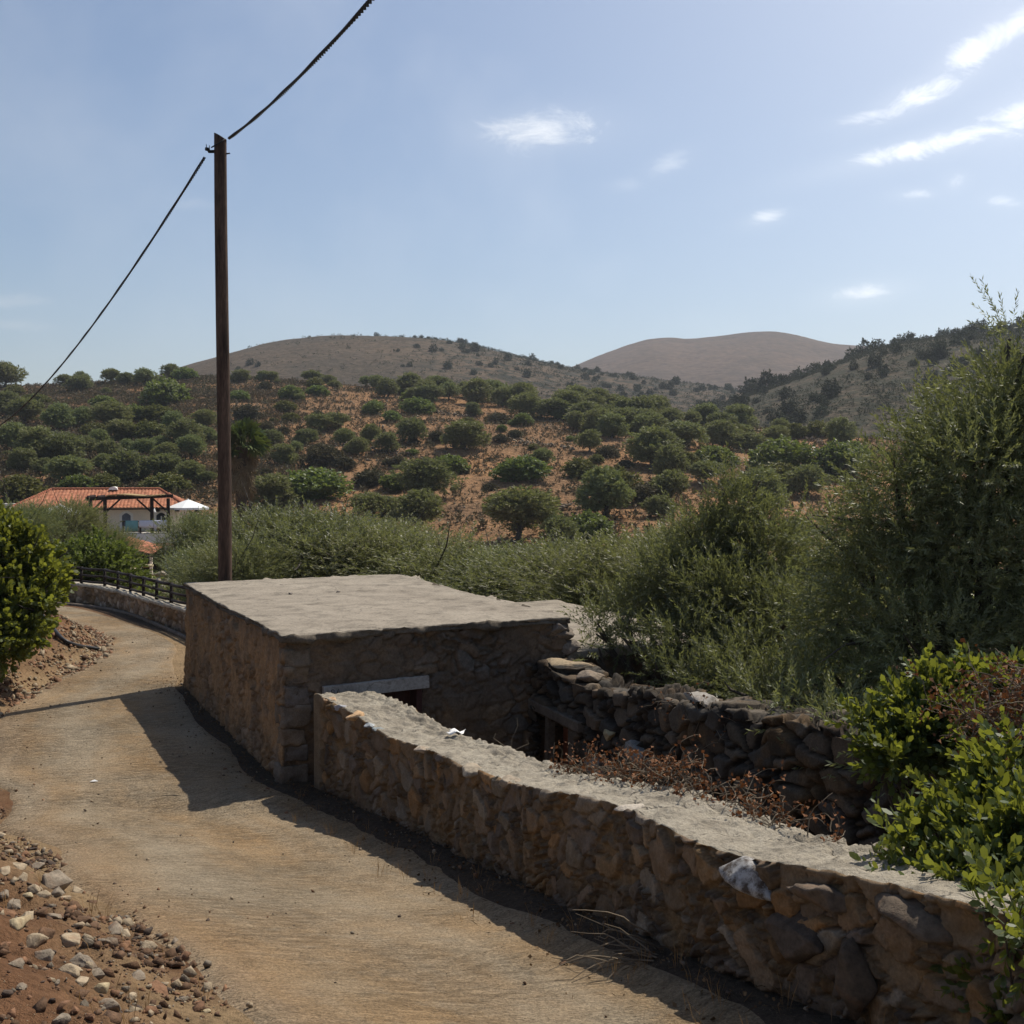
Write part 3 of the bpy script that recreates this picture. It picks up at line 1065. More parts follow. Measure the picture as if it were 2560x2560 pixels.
def rock_mesh(name, seed, dims, sub=3, flat=.5, col=(.3, .25, .2), amp=.05, mat=None, cuts=7):
    """one angular broken stone: a convex hull with chipped edges and a rough skin"""
    rs = np.random.RandomState(seed)
    bm = hull(rs, 9 + cuts)
    if sub > 1:
        bmesh.ops.bevel(bm, geom=list(bm.edges), offset=.05, segments=1, affect='EDGES', clamp_overlap=True)
        bmesh.ops.triangulate(bm, faces=bm.faces)
        bmesh.ops.subdivide_edges(bm, edges=[e for e in bm.edges if e.calc_length() > .25], cuts=3 if sub > 3 else 2, use_grid_fill=True)
        bmesh.ops.triangulate(bm, faces=bm.faces)
    bm.verts.index_update()
    V = np.array([v.co[:] for v in bm.verts])
    F = np.array([[v.index for v in f.verts] for f in bm.faces])
    bm.free()
    V = V - (V.max(axis=0) + V.min(axis=0)) / 2
    V = V / (V.max(axis=0) - V.min(axis=0)).max(axis=0, keepdims=True) * 1.0
    ext = V.max(axis=0) - V.min(axis=0)
    V = V / ext * np.array(dims)
    if sub > 1:
        V = V + (np.stack([fbm(V / max(dims) * 4 + seed + k * 9.0, 4, seed + k) for k in range(3)], 1) - .5) * amp * max(dims) * 2.2
    c = np.tile(np.array(col)[None, :], (len(V), 1)) * (.85 + .3 * fbm(V * 9 / max(dims) + 3, 2, seed))[:, None]
    return np_mesh(name, V, F, [mat or M['rock']], smooth=False, col=c)


def place(o, p, rz=0, rx=0, ry=0):
    o.location = p
    o.rotation_euler = (rx, ry, rz)
    return o


def wall_pt(s, wd, dz=0.0):
    q = wall_map(np.array([[s, wd, W_H]]))[0]
    return q + np.array([0, 0, dz])


def wall_face(s, h, out=.02):
    q = wall_map(np.array([[s, -out, h]]))[0]
    return q


WROT = math.atan2(WALL_D[1], WALL_D[0])

def part_rock(name, seed, dims, loc, parent, rz=WROT, col=(.3, .25, .2), label=None, mat=None, rx=0, cuts=7):
    o = bpy.data.objects.new(name, rock_mesh(name, seed, dims, 4, col=col, mat=mat, cuts=cuts))
    COL.objects.link(o)
    o.parent = parent
    o.location = Vector(loc) - Vector(parent.location)
    o.rotation_euler = (rx, 0, rz)
    if label:
        o['label'] = label
    return o


# whitewashed coping stone and the loose boulders in the near end of the wall
part_rock('painted_stone', 5, (.40, .24, .20), wall_face(7.98, .88, .005), t_wall, mat=M['painted_stone'], label='stone with flaking white paint', cuts=9)
part_rock('coping_stone', 6, (.40, .3, .17), wall_face(8.5, .86, -.02), t_wall, col=(.14, .105, .075))
part_rock('boulder', 7, (.32, .3, .38), wall_face(8.72, .50, -.02), t_wall, col=(.105, .078, .055))
part_rock('coping_stone', 8, (.5, .32, .16), wall_face(9.1, .86, -.05), t_wall, col=(.125, .095, .068))
part_rock('boulder', 9, (.42, .3, .26), wall_face(8.35, .62, -.04), t_wall, col=(.095, .072, .054))
part_rock('boulder', 10, (.45, .3, .3), wall_face(9.6, .35, -.05), t_wall, col=(.095, .072, .054))
for k, (s, wd, sz, colr) in enumerate([(.28, .06, .16, (.5, .33, .2)), (.60, .04, .13, (.36, .36, .38)), (1.0, .02, .18, (.55, .36, .2)), (1.35, .02, .13, (.38, .4, .4)), (1.5, .03, .12, (.3, .34, .34)),
                                       (2.6, .02, .14, (.4, .33, .25)), (3.9, .02, .2, (.36, .3, .22)), (4.6, .05, .16, (.33, .27, .2)), (6.55, .05, .16, (.5, .44, .36))]):
    part_rock('coping_stone', 20 + k, (sz * 1.3, sz * 1.1, sz * .5), wall_pt(s, wd - .01, -.02), t_wall, rz=WROT + k, col=colr)

# ---- stone hut -----------------------------------------------------------------------------------
NL = np.array([-2.70, 13.0]); NR = np.array([.74, 14.66]); FL = np.array([-5.71, 19.15]); FR = np.array([-2.17, 20.8])
HZ0, HZ1 = -4.9, -1.99
HW, HD, HH = 3.82, 6.87, HZ1 - HZ0


def hut_map(p):
    a = p[:, 0] / HW; b = p[:, 1] / HD
    A = NL[None] * ((1 - a) * (1 - b))[:, None] + NR[None] * (a * (1 - b))[:, None] + FL[None] * ((1 - a) * b)[:, None] + FR[None] * (a * b)[:, None]
    # walls batter slightly outwards at the foot and bulge
    z = HZ0 + p[:, 2]
    k = (1 - p[:, 2] / HH)
    out = .10 * k
    A[:, 0] += -out * (1 - a) * .9 + out * a * .9
    A[:, 1] += -out * .45 * (1 - a)
    return np.stack([A[:, 0], A[:, 1], z], 1)


DOOR = (.93, 1.73, .15, -2.69 - HZ0)


def hut_style(p, nrm, d, c, m):
    side = nrm[:, 0] < -.5           # road side: earth render over the stones
    r = fbm(p * np.array([5, 5, 1.3]) * 1.2, 5, 91)
    r2 = fbm(p * np.array([14, 14, 8]), 4, 92)
    base = np.array([.47, .29, .145]) * (.75 + .5 * fbm(p * 1.4, 3, 93))[:, None]
    base = base * (1 - .35 * sstep(.55, .7, r)[:, None]) + np.array([.20, .15, .105]) * .35 * sstep(.55, .7, r)[:, None]
    topd = sstep(HH - .55, HH - .1, p[:, 2] + (fbm(p * 3, 3, 94) - .5) * .7)[:, None]
    base = base * (1 - .4 * topd) + np.array([.20, .165, .13]) * .4 * topd
    show = sstep(.48, .62, fbm(p * 2.2, 4, 95))
    ds = d * (.30 + .7 * show) + .050 * (r - .5) + .036 * (r2 - .5)
    cs = base * (1 - .55 * show[:, None]) + c * .6 * show[:, None]
    # front: patchy earth mortar over dark stones
    front = (nrm[:, 1] < -.5) & ~side
    patch = sstep(.42, .62, fbm(p * 1.6 + 3, 4, 96))
    df = d * (1 - .6 * patch) + .02 * (r2 - .5)
    cf = c * (1 - .55 * patch[:, None]) + np.array([.22, .15, .09]) * (.7 + .6 * fbm(p * 9, 3, 97))[:, None] * .55 * patch[:, None]
    upper = sstep(1.75, 2.1, p[:, 2])[:, None]
    cf = cf * (1 - .45 * upper) + np.array([.17, .14, .115]) * .45 * upper
    d = np.where(side, ds, np.where(front, df, d))
    c = np.where(side[:, None], cs, np.where(front[:, None], cf, c))
    return d, c


t_hut = thing('stone_hut', 'flat roofed old stone hut with earth rendered side wall standing beside the road', 'hut', (NL[0], NL[1], -3.72))
me = stone_box('wall', (HW, HD, HH), (.020, .024, .020), hut_map, [M['render']], seed=8, cell=(.27, .27, .17), depth=.055, joint=.15, smear=.55, crack=.5, chink=.3, warp=.5, rough=.016, tone=.66, mortar=(.24, .16, .095),
               pal=PAL_GREY + PAL_WARM[:3], drop=('z0', 'z1'), hole=('y0', DOOR), style=hut_style)
link('wall', me, t_hut)

fdir = (NR - NL) / np.linalg.norm(NR - NL)
fx = np.array([fdir[0], fdir[1], 0.0]); fin = np.array([-fdir[1], fdir[0], 0.0]); fz = np.array([0, 0, 1.0])


def hut_f(a, z, depth=0.0):
    q = NL + (NR - NL) * (a / HW)
    k = 1 - (z - HZ0) / HH
    return np.array([q[0], q[1] - .045 * k, z]) + fin * depth


# roof slab
def roof_map(p):
    a = (p[:, 0] - .06) / HW; b = (p[:, 1] - .06) / HD
    A = NL[None] * ((1 - a) * (1 - b))[:, None] + NR[None] * (a * (1 - b))[:, None] + FL[None] * ((1 - a) * b)[:, None] + FR[None] * (a * b)[:, None]
    z = HZ1 + .003 + p[:, 2] - .03 * (1 - np.cos((a - .5) * 2)) + .015 * np.sin(b * 9)
    return np.stack([A[:, 0], A[:, 1], z], 1)


def roof_style(p, nrm, d, c, m):
    side = np.abs(nrm[:, 2]) < .8
    e = (fbm(p * 2.3, 4, 101) - .62) * .18 + (fbm(p * 9, 4, 102) - .5) * .12
    c = np.tile(np.array([[.20, .165, .125]]), (len(p), 1)) * (.6 + .8 * fbm(p * 7, 3, 106))[:, None]
    right = (nrm[:, 0] > .5) * (fbm(p * 1.5, 3, 103) - .6) * .35
    front_r = sstep(HW - .9, HW, p[:, 0]) * (nrm[:, 1] < -.5) * (-.04)
    d = np.where(side, e + right + front_r, (fbm(p * 1.1, 3, 104) - .5) * .035 + (fbm(p * 8, 4, 105) - .5) * .022)
    return d, c


me = stone_box('roof', (HW + .12, HD + .12, .08), (.024, .03, .018), roof_map, [M['stone'], M['roof_slab']], seed=12, drop=(), style=roof_style, topmat=1)
link('roof', me, t_hut)

# cornerstones: dressed blocks at the near corner
for k, (z0, hgt, ln, alt) in enumerate([(-2.30, .21, .30, 0), (-2.52, .22, .36, 1), (-2.77, .24, .28, 0), (-3.02, .25, .42, 1), (-3.24, .2, .27, 0), (-3.44, .19, .36, 1), (-3.78, .3, .32, 0)]):
    l1, l2 = (ln, .22) if not alt else (ln * .8, .3)
    def qm(p, z0=z0, k=k):
        cx = hut_f(0, z0)
        o = np.stack([p[:, 0] + .0 + .012 * (k % 3), p[:, 1] - .012, p[:, 2]], 1)
        lean = .10 * (1 - (z0 - HZ0) / HH)
        sd = np.array([-fdir[1] * .9 - .1, fdir[0], 0])
        return np.array([cx[0] - lean * .9, cx[1] - lean * .45, z0]) + o[:, :1] * fx + o[:, 1:2] * sd + o[:, 2:3] * fz
    def qs(p, nrm, d, c, m, k=k):
        f = fbm(p * 5 + k * 9, 4, 120 + k)
        f2 = fbm(p * 22 + k * 9, 3, 130 + k)
        return (f - .5) * .09 + (f2 - .5) * .03, np.tile(np.array([(.24, .19, .14), (.27, .2, .135), (.22, .18, .145)][k % 3]), (len(p), 1)) * (.75 + .5 * f)[:, None]
    me = stone_box('cornerstone', (l1, l2, hgt - .012), (.018, .018, .018), qm, [M['stone']], seed=140 + k, drop=(), style=qs, tone=.72)
    link('cornerstone', me, t_hut)

# door: lintel beam, jambs, red-brown leaf standing back in the opening
lin_a, lin_b = hut_f(.449, -2.645, -.015), hut_f(1.813, -2.615, -.015)
mb = MB(); mb.bar(lin_a, lin_b, .10, .155); lint = mb.build('lintel', M['lintel'], t_hut)
bv = lint.modifiers.new('bev', 'BEVEL'); bv.width = .006; bv.segments = 2
# two marks scratched on the left end of the lintel
mk = MB()
ca = (lin_a + fx * .11) - fin * .053
c9 = [(.018 * math.cos(a), .018 * math.sin(a) + .02) for a in np.linspace(-.4, 5.3, 14)] + [(.02, .0), (.014, -.03)]
mk.tube([ca + fx * u + fz * (v * 1.0) for u, v in c9], .0035, 5)
c2 = [(.075, .04), (.06, .012), (.056, -.02), (.07, -.034), (.088, -.022), (.084, 0.0), (.066, -.004)]
mk.tube([ca + fx * u + fz * v for u, v in c2], .0035, 5)
link('marking', mk.mesh('marking', M['dark']), lint)
zb = HZ0 + DOOR[2]; zt_ = -2.69
mb = MB()
for a in (.93, 1.73):
    s = 1 if a < 1.2 else -1
    mb.box(hut_f(a + .035 * s, (zb + zt_) / 2, .13), (.035, .15, (zt_ - zb) / 2), (fx, fin, fz))
mb.build('door_frame', M['door_wood'], t_hut)
mb = MB()
for k in range(6):
    mb.box(hut_f(1.01 + k * .128, (zb + zt_) / 2, .24 + .004 * (k % 2)), (.062, .02, (zt_ - zb) / 2 - .01), (fx, fin, fz))
mb.build('door', M['door_wood'], t_hut)
mb = MB(); mb.box(hut_f(1.33, (zb + zt_) / 2, .36), (.5, .02, (zt_ - zb) / 2 + .1), (fx, fin, fz)); mb.build('door_recess', M['dark'], t_hut)

# a few stones left lying on the roof
for k, (px, py, sz, lb) in enumerate([(532, 1105, .16, 'small grey stone lying near the far edge of the hut roof'), (703, 1108, .12, 'brown pebble on the hut roof beside its far right corner'),
                                      (548, 1120, .14, 'dark flat stone on the hut roof, left of the middle'), (638, 1117, .13, 'dark rounded stone in the middle of the hut roof')]):
    o = bpy.data.objects.new('stone', rock_mesh('stone', 60 + k, (sz * .55, sz * .45, sz * .3), 2, col=(.22, .19, .16)))
    COL.objects.link(o)
    place(o, at_z(px, py, HZ1 + .075), k * 1.3)
    tag(o, lb, 'stone', 'stones lying on the hut roof')

# ---- courtyard wall right of the hut, laid dry, with a low doorway next to the hut --------------------
DW_A = np.array([.22, 14.42]); DW_D = np.array([.44, -.898]); DW_N = np.array([.898, .44])
DW_L, DW_T, DW_H = 9.5, .6, 2.5


def dry_map(p):
    s, wd, h = p[:, 0], p[:, 1], p[:, 2]
    x = DW_A[0] + DW_D[0] * s + DW_N[0] * wd + .05 * np.sin(s * 1.1)
    y = DW_A[1] + DW_D[1] * s + DW_N[1] * wd
    zt = np.interp(s, [0, .5, 1.2, 1.6, 2.4, 3.6, 5, 9.5], [-2.50, -2.50, -2.56, -2.62, -2.46, -2.36, -2.25, -2.0]) + .03 * np.sin(s * 5)
    zb = -4.95
    return np.stack([x, y, zb + (zt - zb) * h / DW_H], 1)


t_dry = thing('courtyard_wall', 'dark drystone courtyard wall with a low beamed doorway, right of the hut under olive branches', 'wall', (DW_A[0], DW_A[1], -4.9))
DO = (.22, 1.12, .2, 1.85)
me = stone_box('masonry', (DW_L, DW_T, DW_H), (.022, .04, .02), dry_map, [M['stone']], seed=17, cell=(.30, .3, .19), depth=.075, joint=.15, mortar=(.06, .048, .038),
               pal=PAL_GREY, hole=('y0', DO), tone=.38)  # low tone puts the olive overhang's shade into the stone colour
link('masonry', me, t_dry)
dz = np.array([0, 0, 1.0]); d3 = np.array([DW_D[0], DW_D[1], 0]); n3_ = np.array([DW_N[0], DW_N[1], 0])


def dpt(s, z, wd=0.0):
    q = DW_A + DW_D * s + DW_N * wd
    return np.array([q[0], q[1], z])


mb = MB(); mb.bar(dpt(.05, -3.02, .04), dpt(1.42, -3.06, .02), .16, .13); o = mb.build('lintel', M['old_wood'], t_dry)
o.modifiers.new('bev', 'BEVEL').width = .012
mb = MB(); mb.bar(dpt(.42, -3.10, .1), dpt(.36, -4.8, .1), .10, .09, up=d3); mb.build('post', M['old_wood'], t_dry)
mb = MB(); mb.bar(dpt(1.10, -3.13, .12), dpt(1.10, -4.8, .12), .18, .16, up=d3); mb.build('post', M['old_wood'], t_dry)
mb = MB(); mb.box(dpt(.7, -3.95, .5), (.6, .03, .95), (d3, n3_, dz)); mb.build('doorway_recess', M['clay'], t_dry)
# sunlit flat stone on top of it
o = part_rock('coping_slab', 31, (.85, .42, .09), dpt(.55, -2.44, .28), t_dry, rz=math.atan2(DW_D[1], DW_D[0]), col=(.36, .28, .18), cuts=5)
part_rock('coping_stone', 32, (.4, .3, .12), dpt(1.15, -2.5, .3), t_dry, rz=.4, col=(.25, .2, .15))
part_rock('coping_stone', 33, (.5, .35, .14), dpt(3.6, -2.33, .2), t_dry, rz=-1.1, col=(.34, .31, .27))
part_rock('pale_stone', 34, (.2, .12, .12), dpt(2.05, -3.02, .0), t_dry, rz=-1.1, col=(.46, .36, .2))
part_rock('dressed_stone', 35, (.48, .22, .32), dpt(2.62, -3.12, .03), t_dry, rz=math.atan2(DW_D[1], DW_D[0]), col=(.27, .26, .24), cuts=10)
part_rock('dressed_stone', 36, (.44, .22, .28), dpt(1.75, -3.5, .03), t_dry, rz=math.atan2(DW_D[1], DW_D[0]), col=(.24, .21, .18), cuts=10)

# ---- lower annexe behind the courtyard wall, its roof showing past the hut's broken corner --------------
AX0 = NR + (FR - NR) * .005 + np.array([.06, .03]); AXD = (FR - NR) / np.linalg.norm(FR - NR)


def annex_map(p):
    q = AX0[None] + np.outer(p[:, 0], fdir) + np.outer(p[:, 1], AXD)
    return np.stack([q[:, 0], q[:, 1], -4.7 + p[:, 2]], 1)


t_ann = thing('stone_annexe', 'lower flat roofed annexe behind the hut, half hidden by the olive branches', 'outbuilding', (AX0[0] + 1, AX0[1] + 1, -4.7))
me = stone_box('wall', (2.6, 5.4, 2.2), (.05, .06, .05), annex_map, [M['stone']], seed=23, drop=('z0', 'z1'), pal=PAL_GREY)
link('wall', me, t_ann)


def annex_roof_map(p):
    return annex_map(np.stack([p[:, 0] - .05, p[:, 1] - .05, p[:, 2] + 2.203], 1))


me = stone_box('roof', (2.7, 5.5, .10), (.04, .05, .03), annex_roof_map, [M['roof_slab']], seed=24, drop=(),
               style=lambda p, n_, d, c, m_: ((fbm(p * 3, 4, 25) - .5) * .06, c))
link('roof', me, t_ann)
# ragged stub of masonry left on the hut's front right corner
for k, (z, l, pr) in enumerate([(-2.16, .42, .05), (-2.36, .34, .16), (-2.60, .36, .30), (-2.85, .4, .34), (-2.06, .36, -.12)]):
    part_rock('corner_stone', 40 + k, (l, .4, .24), hut_f(HW - .05 + pr * .6, z, .12), t_hut, rz=math.atan2(fdir[1], fdir[0]), col=(.2, .17, .14), cuts=9)

# ---- parapet wall at the bend, with its timber fence ------------------------------------------------
PP = resample(PARAPET[:8], 300)
PS = np.r_[0, np.cumsum(np.linalg.norm(np.diff(PP, axis=0), axis=1))]
PT = np.gradient(PP, axis=0); PT /= np.linalg.norm(PT, axis=1)[:, None]
PN = np.stack([PT[:, 1], -PT[:, 0]], 1)     # away from the road
PLEN = PS[-1]


def pp(s, wd=0.0):
    s = np.atleast_1d(s)
    x = np.interp(s, PS, PP[:, 0]) + np.interp(s, PS, PN[:, 0]) * wd
    y = np.interp(s, PS, PP[:, 1]) + np.interp(s, PS, PN[:, 1]) * wd
    return x, y


PH = .5


def par_map(p):
    x, y = pp(np.clip(p[:, 0], 0, PLEN), p[:, 1])
    zb = G(y) - .3
    zt = G(y) + PH * (1 - .35 * sstep(12.5, 16, p[:, 0]))
    return np.stack([x, y, zb + (zt - zb) * p[:, 2] / .8], 1)


t_par = thing('parapet_wall', 'curved roadside parapet of golden stone with pale coping slabs at the bend', 'wall', (PP[100, 0], PP[100, 1], -3.9))
me = stone_box('masonry', (PLEN, .38, .8), (.045, .05, .035), par_map, [M['stone']], seed=29, cell=(.24, .3, .2), depth=.05, joint=.2, mortar=(.24, .17, .10), pal=PAL_PALE, tone=.8)
link('masonry', me, t_par)
rs = np.random.RandomState(4)
s = .2
while s < PLEN - .5:
    ln = rs.uniform(.95, 1.35)
    x, y = pp(s + ln / 2, .19)
    x2, y2 = pp(s + ln / 2 + .1, .19)
    zz = float(G(y)[0]) + PH * (1 - .35 * float(sstep(12.5, 16, s + ln / 2))) + .03
    tdir = np.array([x2[0] - x[0], y2[0] - y[0], 0]); tdir /= np.linalg.norm(tdir); tn = np.array([tdir[1], -tdir[0], 0])
    def sm(p, c0=np.array([x[0], y[0], zz - .035]), td=tdir, tn=tn, ln=ln):
        return c0 + np.outer(p[:, 0] - ln * .48, td) + np.outer(p[:, 1] - .23, tn) + np.outer(p[:, 2], [0, 0, 1])
    def ss(p, nrm, d, c, m, k=s):
        f_ = fbm(p * 5 + k * 7, 4, 170)
        return (f_ - .5) * .05, np.tile(np.array([[.44, .39, .31]]), (len(p), 1)) * (.7 + .6 * f_)[:, None]
    link('coping_slab', stone_box('coping_slab', (ln * .96, .46, .07), (.05, .05, .03), sm, [M['stone']], seed=int(s * 50), drop=(), style=ss, tone=.9), t_par)
    s += ln

t_fence = thing('timber_fence', 'dark brown post and rail timber fence standing on the curved parapet', 'fence', (PP[100, 0], PP[100, 1], -3.4))
s = .4
prev = None
k = 0
while s < 15.5:
    x, y = pp(s, .21)
    zz = float(G(y)[0]) + PH * (1 - .35 * float(sstep(12.5, 16, s)))
    b = np.array([x[0], y[0], zz + .04])
    mb = MB(); mb.tube([b, b + [0, 0, .25], b + [.01, 0, .54]], [.05, .046, .042], 8)
    mb.build('post', M['fence_wood'], t_fence, True)
    if prev is not None:
        for h, r in ((.50, .042), (.30, .036), (.11, .036)):
            a_, b_ = prev + [0, 0, h], b + [0, 0, h + .012 * ((k % 3) - 1)]
            mb = MB(); mb.tube([a_, (a_ + b_) / 2 + [0, 0, -.012], b_], r, 7)
            mb.build('rail', M['fence_wood'], t_fence, True)
    prev = b
    s += 1.28 + .1 * ((k * 7) % 3 - 1)
    k += 1

# kerb line in front of the parapet
kp = resample([(-5.95, 21.8), (-6.5, 23.3), (-7.5, 25.1), (-8.75, 27.2), (-10.2, 29.6), (-11.7, 31.5), (-13.2, 32.7), (-15, 33.4)], 60)
mb = MB()
mb.tube([(x, y, float(G(y)) + .02) for x, y in kp], .06, 6)
o = mb.build('kerb', M['old_wood'], None, True); tag(o, 'low concrete kerb along the foot of the curved parapet', 'kerb')

# ------------------------------------------------------------------ plants
def frames(d, rs):
    """orthonormal frames with x along d and a random roll"""
    d = d / (np.linalg.norm(d, axis=1)[:, None] + 1e-9)
    a = rs.normal(size=d.shape)
    s = np.cross(d, a); s /= np.linalg.norm(s, axis=1)[:, None] + 1e-9
    q = np.cross(d, s)
    return np.stack([d, s, q], 1)            # rows


LEAF4 = np.array([[0, 0], [.45, .5], [1, 0], [.45, -.5]])
LEAF6 = np.array([[0, 0], [.28, .42], [.7, .48], [1, 0], [.7, -.48], [.28, -.42]])


def spray(n, length, ll, lw, rs, k=4, pairs=True, tilt=50, twig=.003):
    """leaves along a twig of the given length (x axis) -> (n, k, 3)"""
    shape = LEAF4 if k == 4 else LEAF6
    out = []
    for i in range(n):
        t = (i + .3) / n
        base = np.array([length * (.12 + .88 * t), 0, 0])
        roll = (math.pi * (i % 2) + (i // 2) * 1.6 + rs.uniform(-.4, .4)) if pairs else rs.uniform(0, 6.28)
        ang = R(tilt) * (1 - .55 * t) + rs.uniform(-.25, .25)
        out_d = np.array([0, math.cos(roll), math.sin(roll)])
        d = np.array([math.cos(ang), 0, 0]) + out_d * math.sin(ang)
        side = np.cross(d, out_d + np.array([.3, 0, 0]) + rs.normal(size=3) * .5)
        side /= np.linalg.norm(side)
        s = rs.uniform(.75, 1.2)
        out.append(base + shape[:, :1] * ll * s * d + shape[:, 1:] * lw * s * side)
    if twig:
        # the twig itself, one narrow face (same vertex count)
        q = np.array([[0, twig, 0], [length * .5, twig * .8, 0], [length, 0, 0], [length * .5, -twig * .8, 0]])
        if k == 6:
            q = np.array([[0, twig, 0], [length * .4, twig, 0], [length * .8, twig * .6, 0], [length, 0, 0], [length * .8, -twig * .6, 0], [0, -twig, 0]])
        out.append(q)
    return np.array(out)


def scatter(temps, P, D, S, rs):
    """place random spray templates at P along D with scale S"""
    k = temps[0].shape[1]
    which = rs.randint(0, len(temps), len(P))
    Fm = frames(D, rs)
    vs, rn = [], []
    for w_ in range(len(temps)):
        sel = which == w_
        if not sel.any():
            continue
        T = temps[w_]
        m = T.shape[0]
        v = np.einsum('mkc,ncd->nmkd', T, Fm[sel]) * S[sel][:, None, None, None] + P[sel][:, None, None, :]
        r = np.clip(rs.uniform(0, 1, (sel.sum(), m)) * .75 + rs.uniform(0, .25, (sel.sum(), 1)), 0, 1)
        rr_ = np.repeat(r[..., None], k, axis=2)
        vs.append(v.reshape(-1, 3)); rn.append(rr_.ravel())
    V = np.concatenate(vs); rn = np.concatenate(rn)
    return V, np.arange(len(V)).reshape(-1, k), rn


def lobes_points(lobes, n, rs, inner=.35, up=.5, shell=.5):
    """points and outward directions in a set of ellipsoid lobes (x,y,z,rx,rz)"""
    L = np.array([(l + (l[3],))[:5] if len(l) == 4 else l for l in lobes], float)
    vol = L[:, 3] ** 2 * L[:, 4]
    vol = vol ** .8
    w_ = rs.choice(len(L), n, p=vol / vol.sum())
    d = rs.normal(size=(n, 3)); d /= np.linalg.norm(d, axis=1)[:, None]
    r = inner + (1 - inner) * rs.uniform(0, 1, n) ** shell
    # lumpy outline
    lump = .62 + .75 * fbm(d * 2.4 + w_[:, None] * 7.1, 3, 5)
    r = r * lump
    P = L[w_, :3] + d * (r[:, None] * np.stack([L[w_, 3], L[w_, 3], L[w_, 4]], 1))
    D = d * .9 + rs.normal(size=(n, 3)) * .45
    D[:, 2] += up
    return P, D, w_


def trunk_mb(base, lobes, rs, r0=.18, lean=.0, fork=.35, subs=3):
    mb = MB()
    base = np.array(base, float)
    L = np.array([l[:3] for l in lobes], float)
    cen = L.mean(axis=0)
    top = base + (cen - base) * fork + np.array([rs.uniform(-.1, .1), rs.uniform(-.1, .1), 0])
    n = 7
    pts = [base + (top - base) * t + rs.normal(size=3) * r0 * .25 * (t > 0) for t in np.linspace(0, 1, n)]
    mb.tube(pts, np.linspace(r0 * 1.35, r0 * .8, n), 9)
    for l in lobes:
        c = np.array(l[:3]); rad = l[3]
        p0 = pts[-1] if rs.rand() < .6 else pts[-2]
        mid = p0 + (c - p0) * .5 + rs.normal(size=3) * rad * .22
        q = [p0, p0 + (mid - p0) * .5 + rs.normal(size=3) * rad * .08, mid, c]
        rr0 = r0 * rs.uniform(.35, .55)
        mb.tube(q, [rr0, rr0 * .8, rr0 * .6, rr0 * .3], 6, cap=False)
        for _ in range(subs):
            e = c + rs.normal(size=3) * rad * .5
            e2 = e + (e - c) * .6 + np.array([0, 0, rad * .2])
            mb.tube([mid + (c - mid) * rs.uniform(.2, 1), e, e2], [rr0 * .35, rr0 * .2, rr0 * .06], 4, cap=False)
    return mb


def make_plant(name, label, cat, base, lobes, n, temps, leaf, seed, r0=.15, size=(.8, 1.25), group=None, inner=.35, up=.5, shell=.5, fork=.35, wisps=0, subs=3, extra=None, crown='crown', stem='trunk'):
    rs = np.random.RandomState(seed)
    t_ = thing(name, label, cat, base, group)
    mb = trunk_mb(base, lobes, rs, r0, fork=fork, subs=subs)
    mb.build(stem, M['bark'], t_, True)
    P, D, w_ = lobes_points(lobes, n, rs, inner, up, shell)
    if wisps:
        # long upright shoots that break the outline
        sel = rs.choice(n, wisps, replace=False)
        P2, D2 = [], []
        for i in sel:
            d = D[i] / np.linalg.norm(D[i]); d = d * .8 + np.array([rs.normal() * .25, rs.normal() * .25, .45]); d /= np.linalg.norm(d)
            L = rs.uniform(.2, .5)
            for s_ in np.arange(0, L, .16):
                P2.append(P[i] + d * s_); D2.append(d + rs.normal(size=3) * .15)
        P = np.concatenate([P, np.array(P2)]); D = np.concatenate([D, np.array(D2)])
    S = rs.uniform(size[0], size[1], len(P))
    V, F, r = scatter(temps, P, D, S, rs)
    me = np_mesh(crown, V, F, [leaf], rnd=r)
    link(crown, me, t_)
    return t_


rs0 = np.random.RandomState(77)
SP_OLIVE = [spray(22, .40, .062, .016, rs0, 4, True, 52) for _ in range(5)]
SP_OLIVE_MID = [spray(18, .42, .080, .019, rs0, 4, True, 50) for _ in range(4)]
SP_LENT = [spray(12, .17, .049, .026, rs0, 6, True, 55, .002) for _ in range(5)]
SP_CAROB = [spray(12, .26, .085, .055, rs0, 6, True, 50, .003) for _ in range(5)]
SP_CLUMP = [spray(10, .4, .24, .10, rs0, 4, False, 70, 0) for _ in range(4)]
SP_CLUMP_B = [spray(9, .4, .28, .17, rs0, 4, False, 80, 0) for _ in range(4)]


def shrink(lobes, k):
    """leave room for the sprays that stand out from a lobe"""
    return [(l[0], l[1], l[2], max(l[3] - k, k * .6), max(l[4] - k, k * .6)) for l in lobes]


def lobes_px(lst, sy=1.0):
    """lobes given as (x, y, depth, radius[, vertical radius]) on the photograph"""
    o = []
    for l in lst:
        p = at(l[0], l[1], l[2])
        o.append((p[0], p[1], p[2], l[3], l[4] if len(l) > 4 else l[3] * .9))
    return o


def on_land(x, y):
    return np.array([x, y, float(land_z(np.array([x]), np.array([y]))[0])])


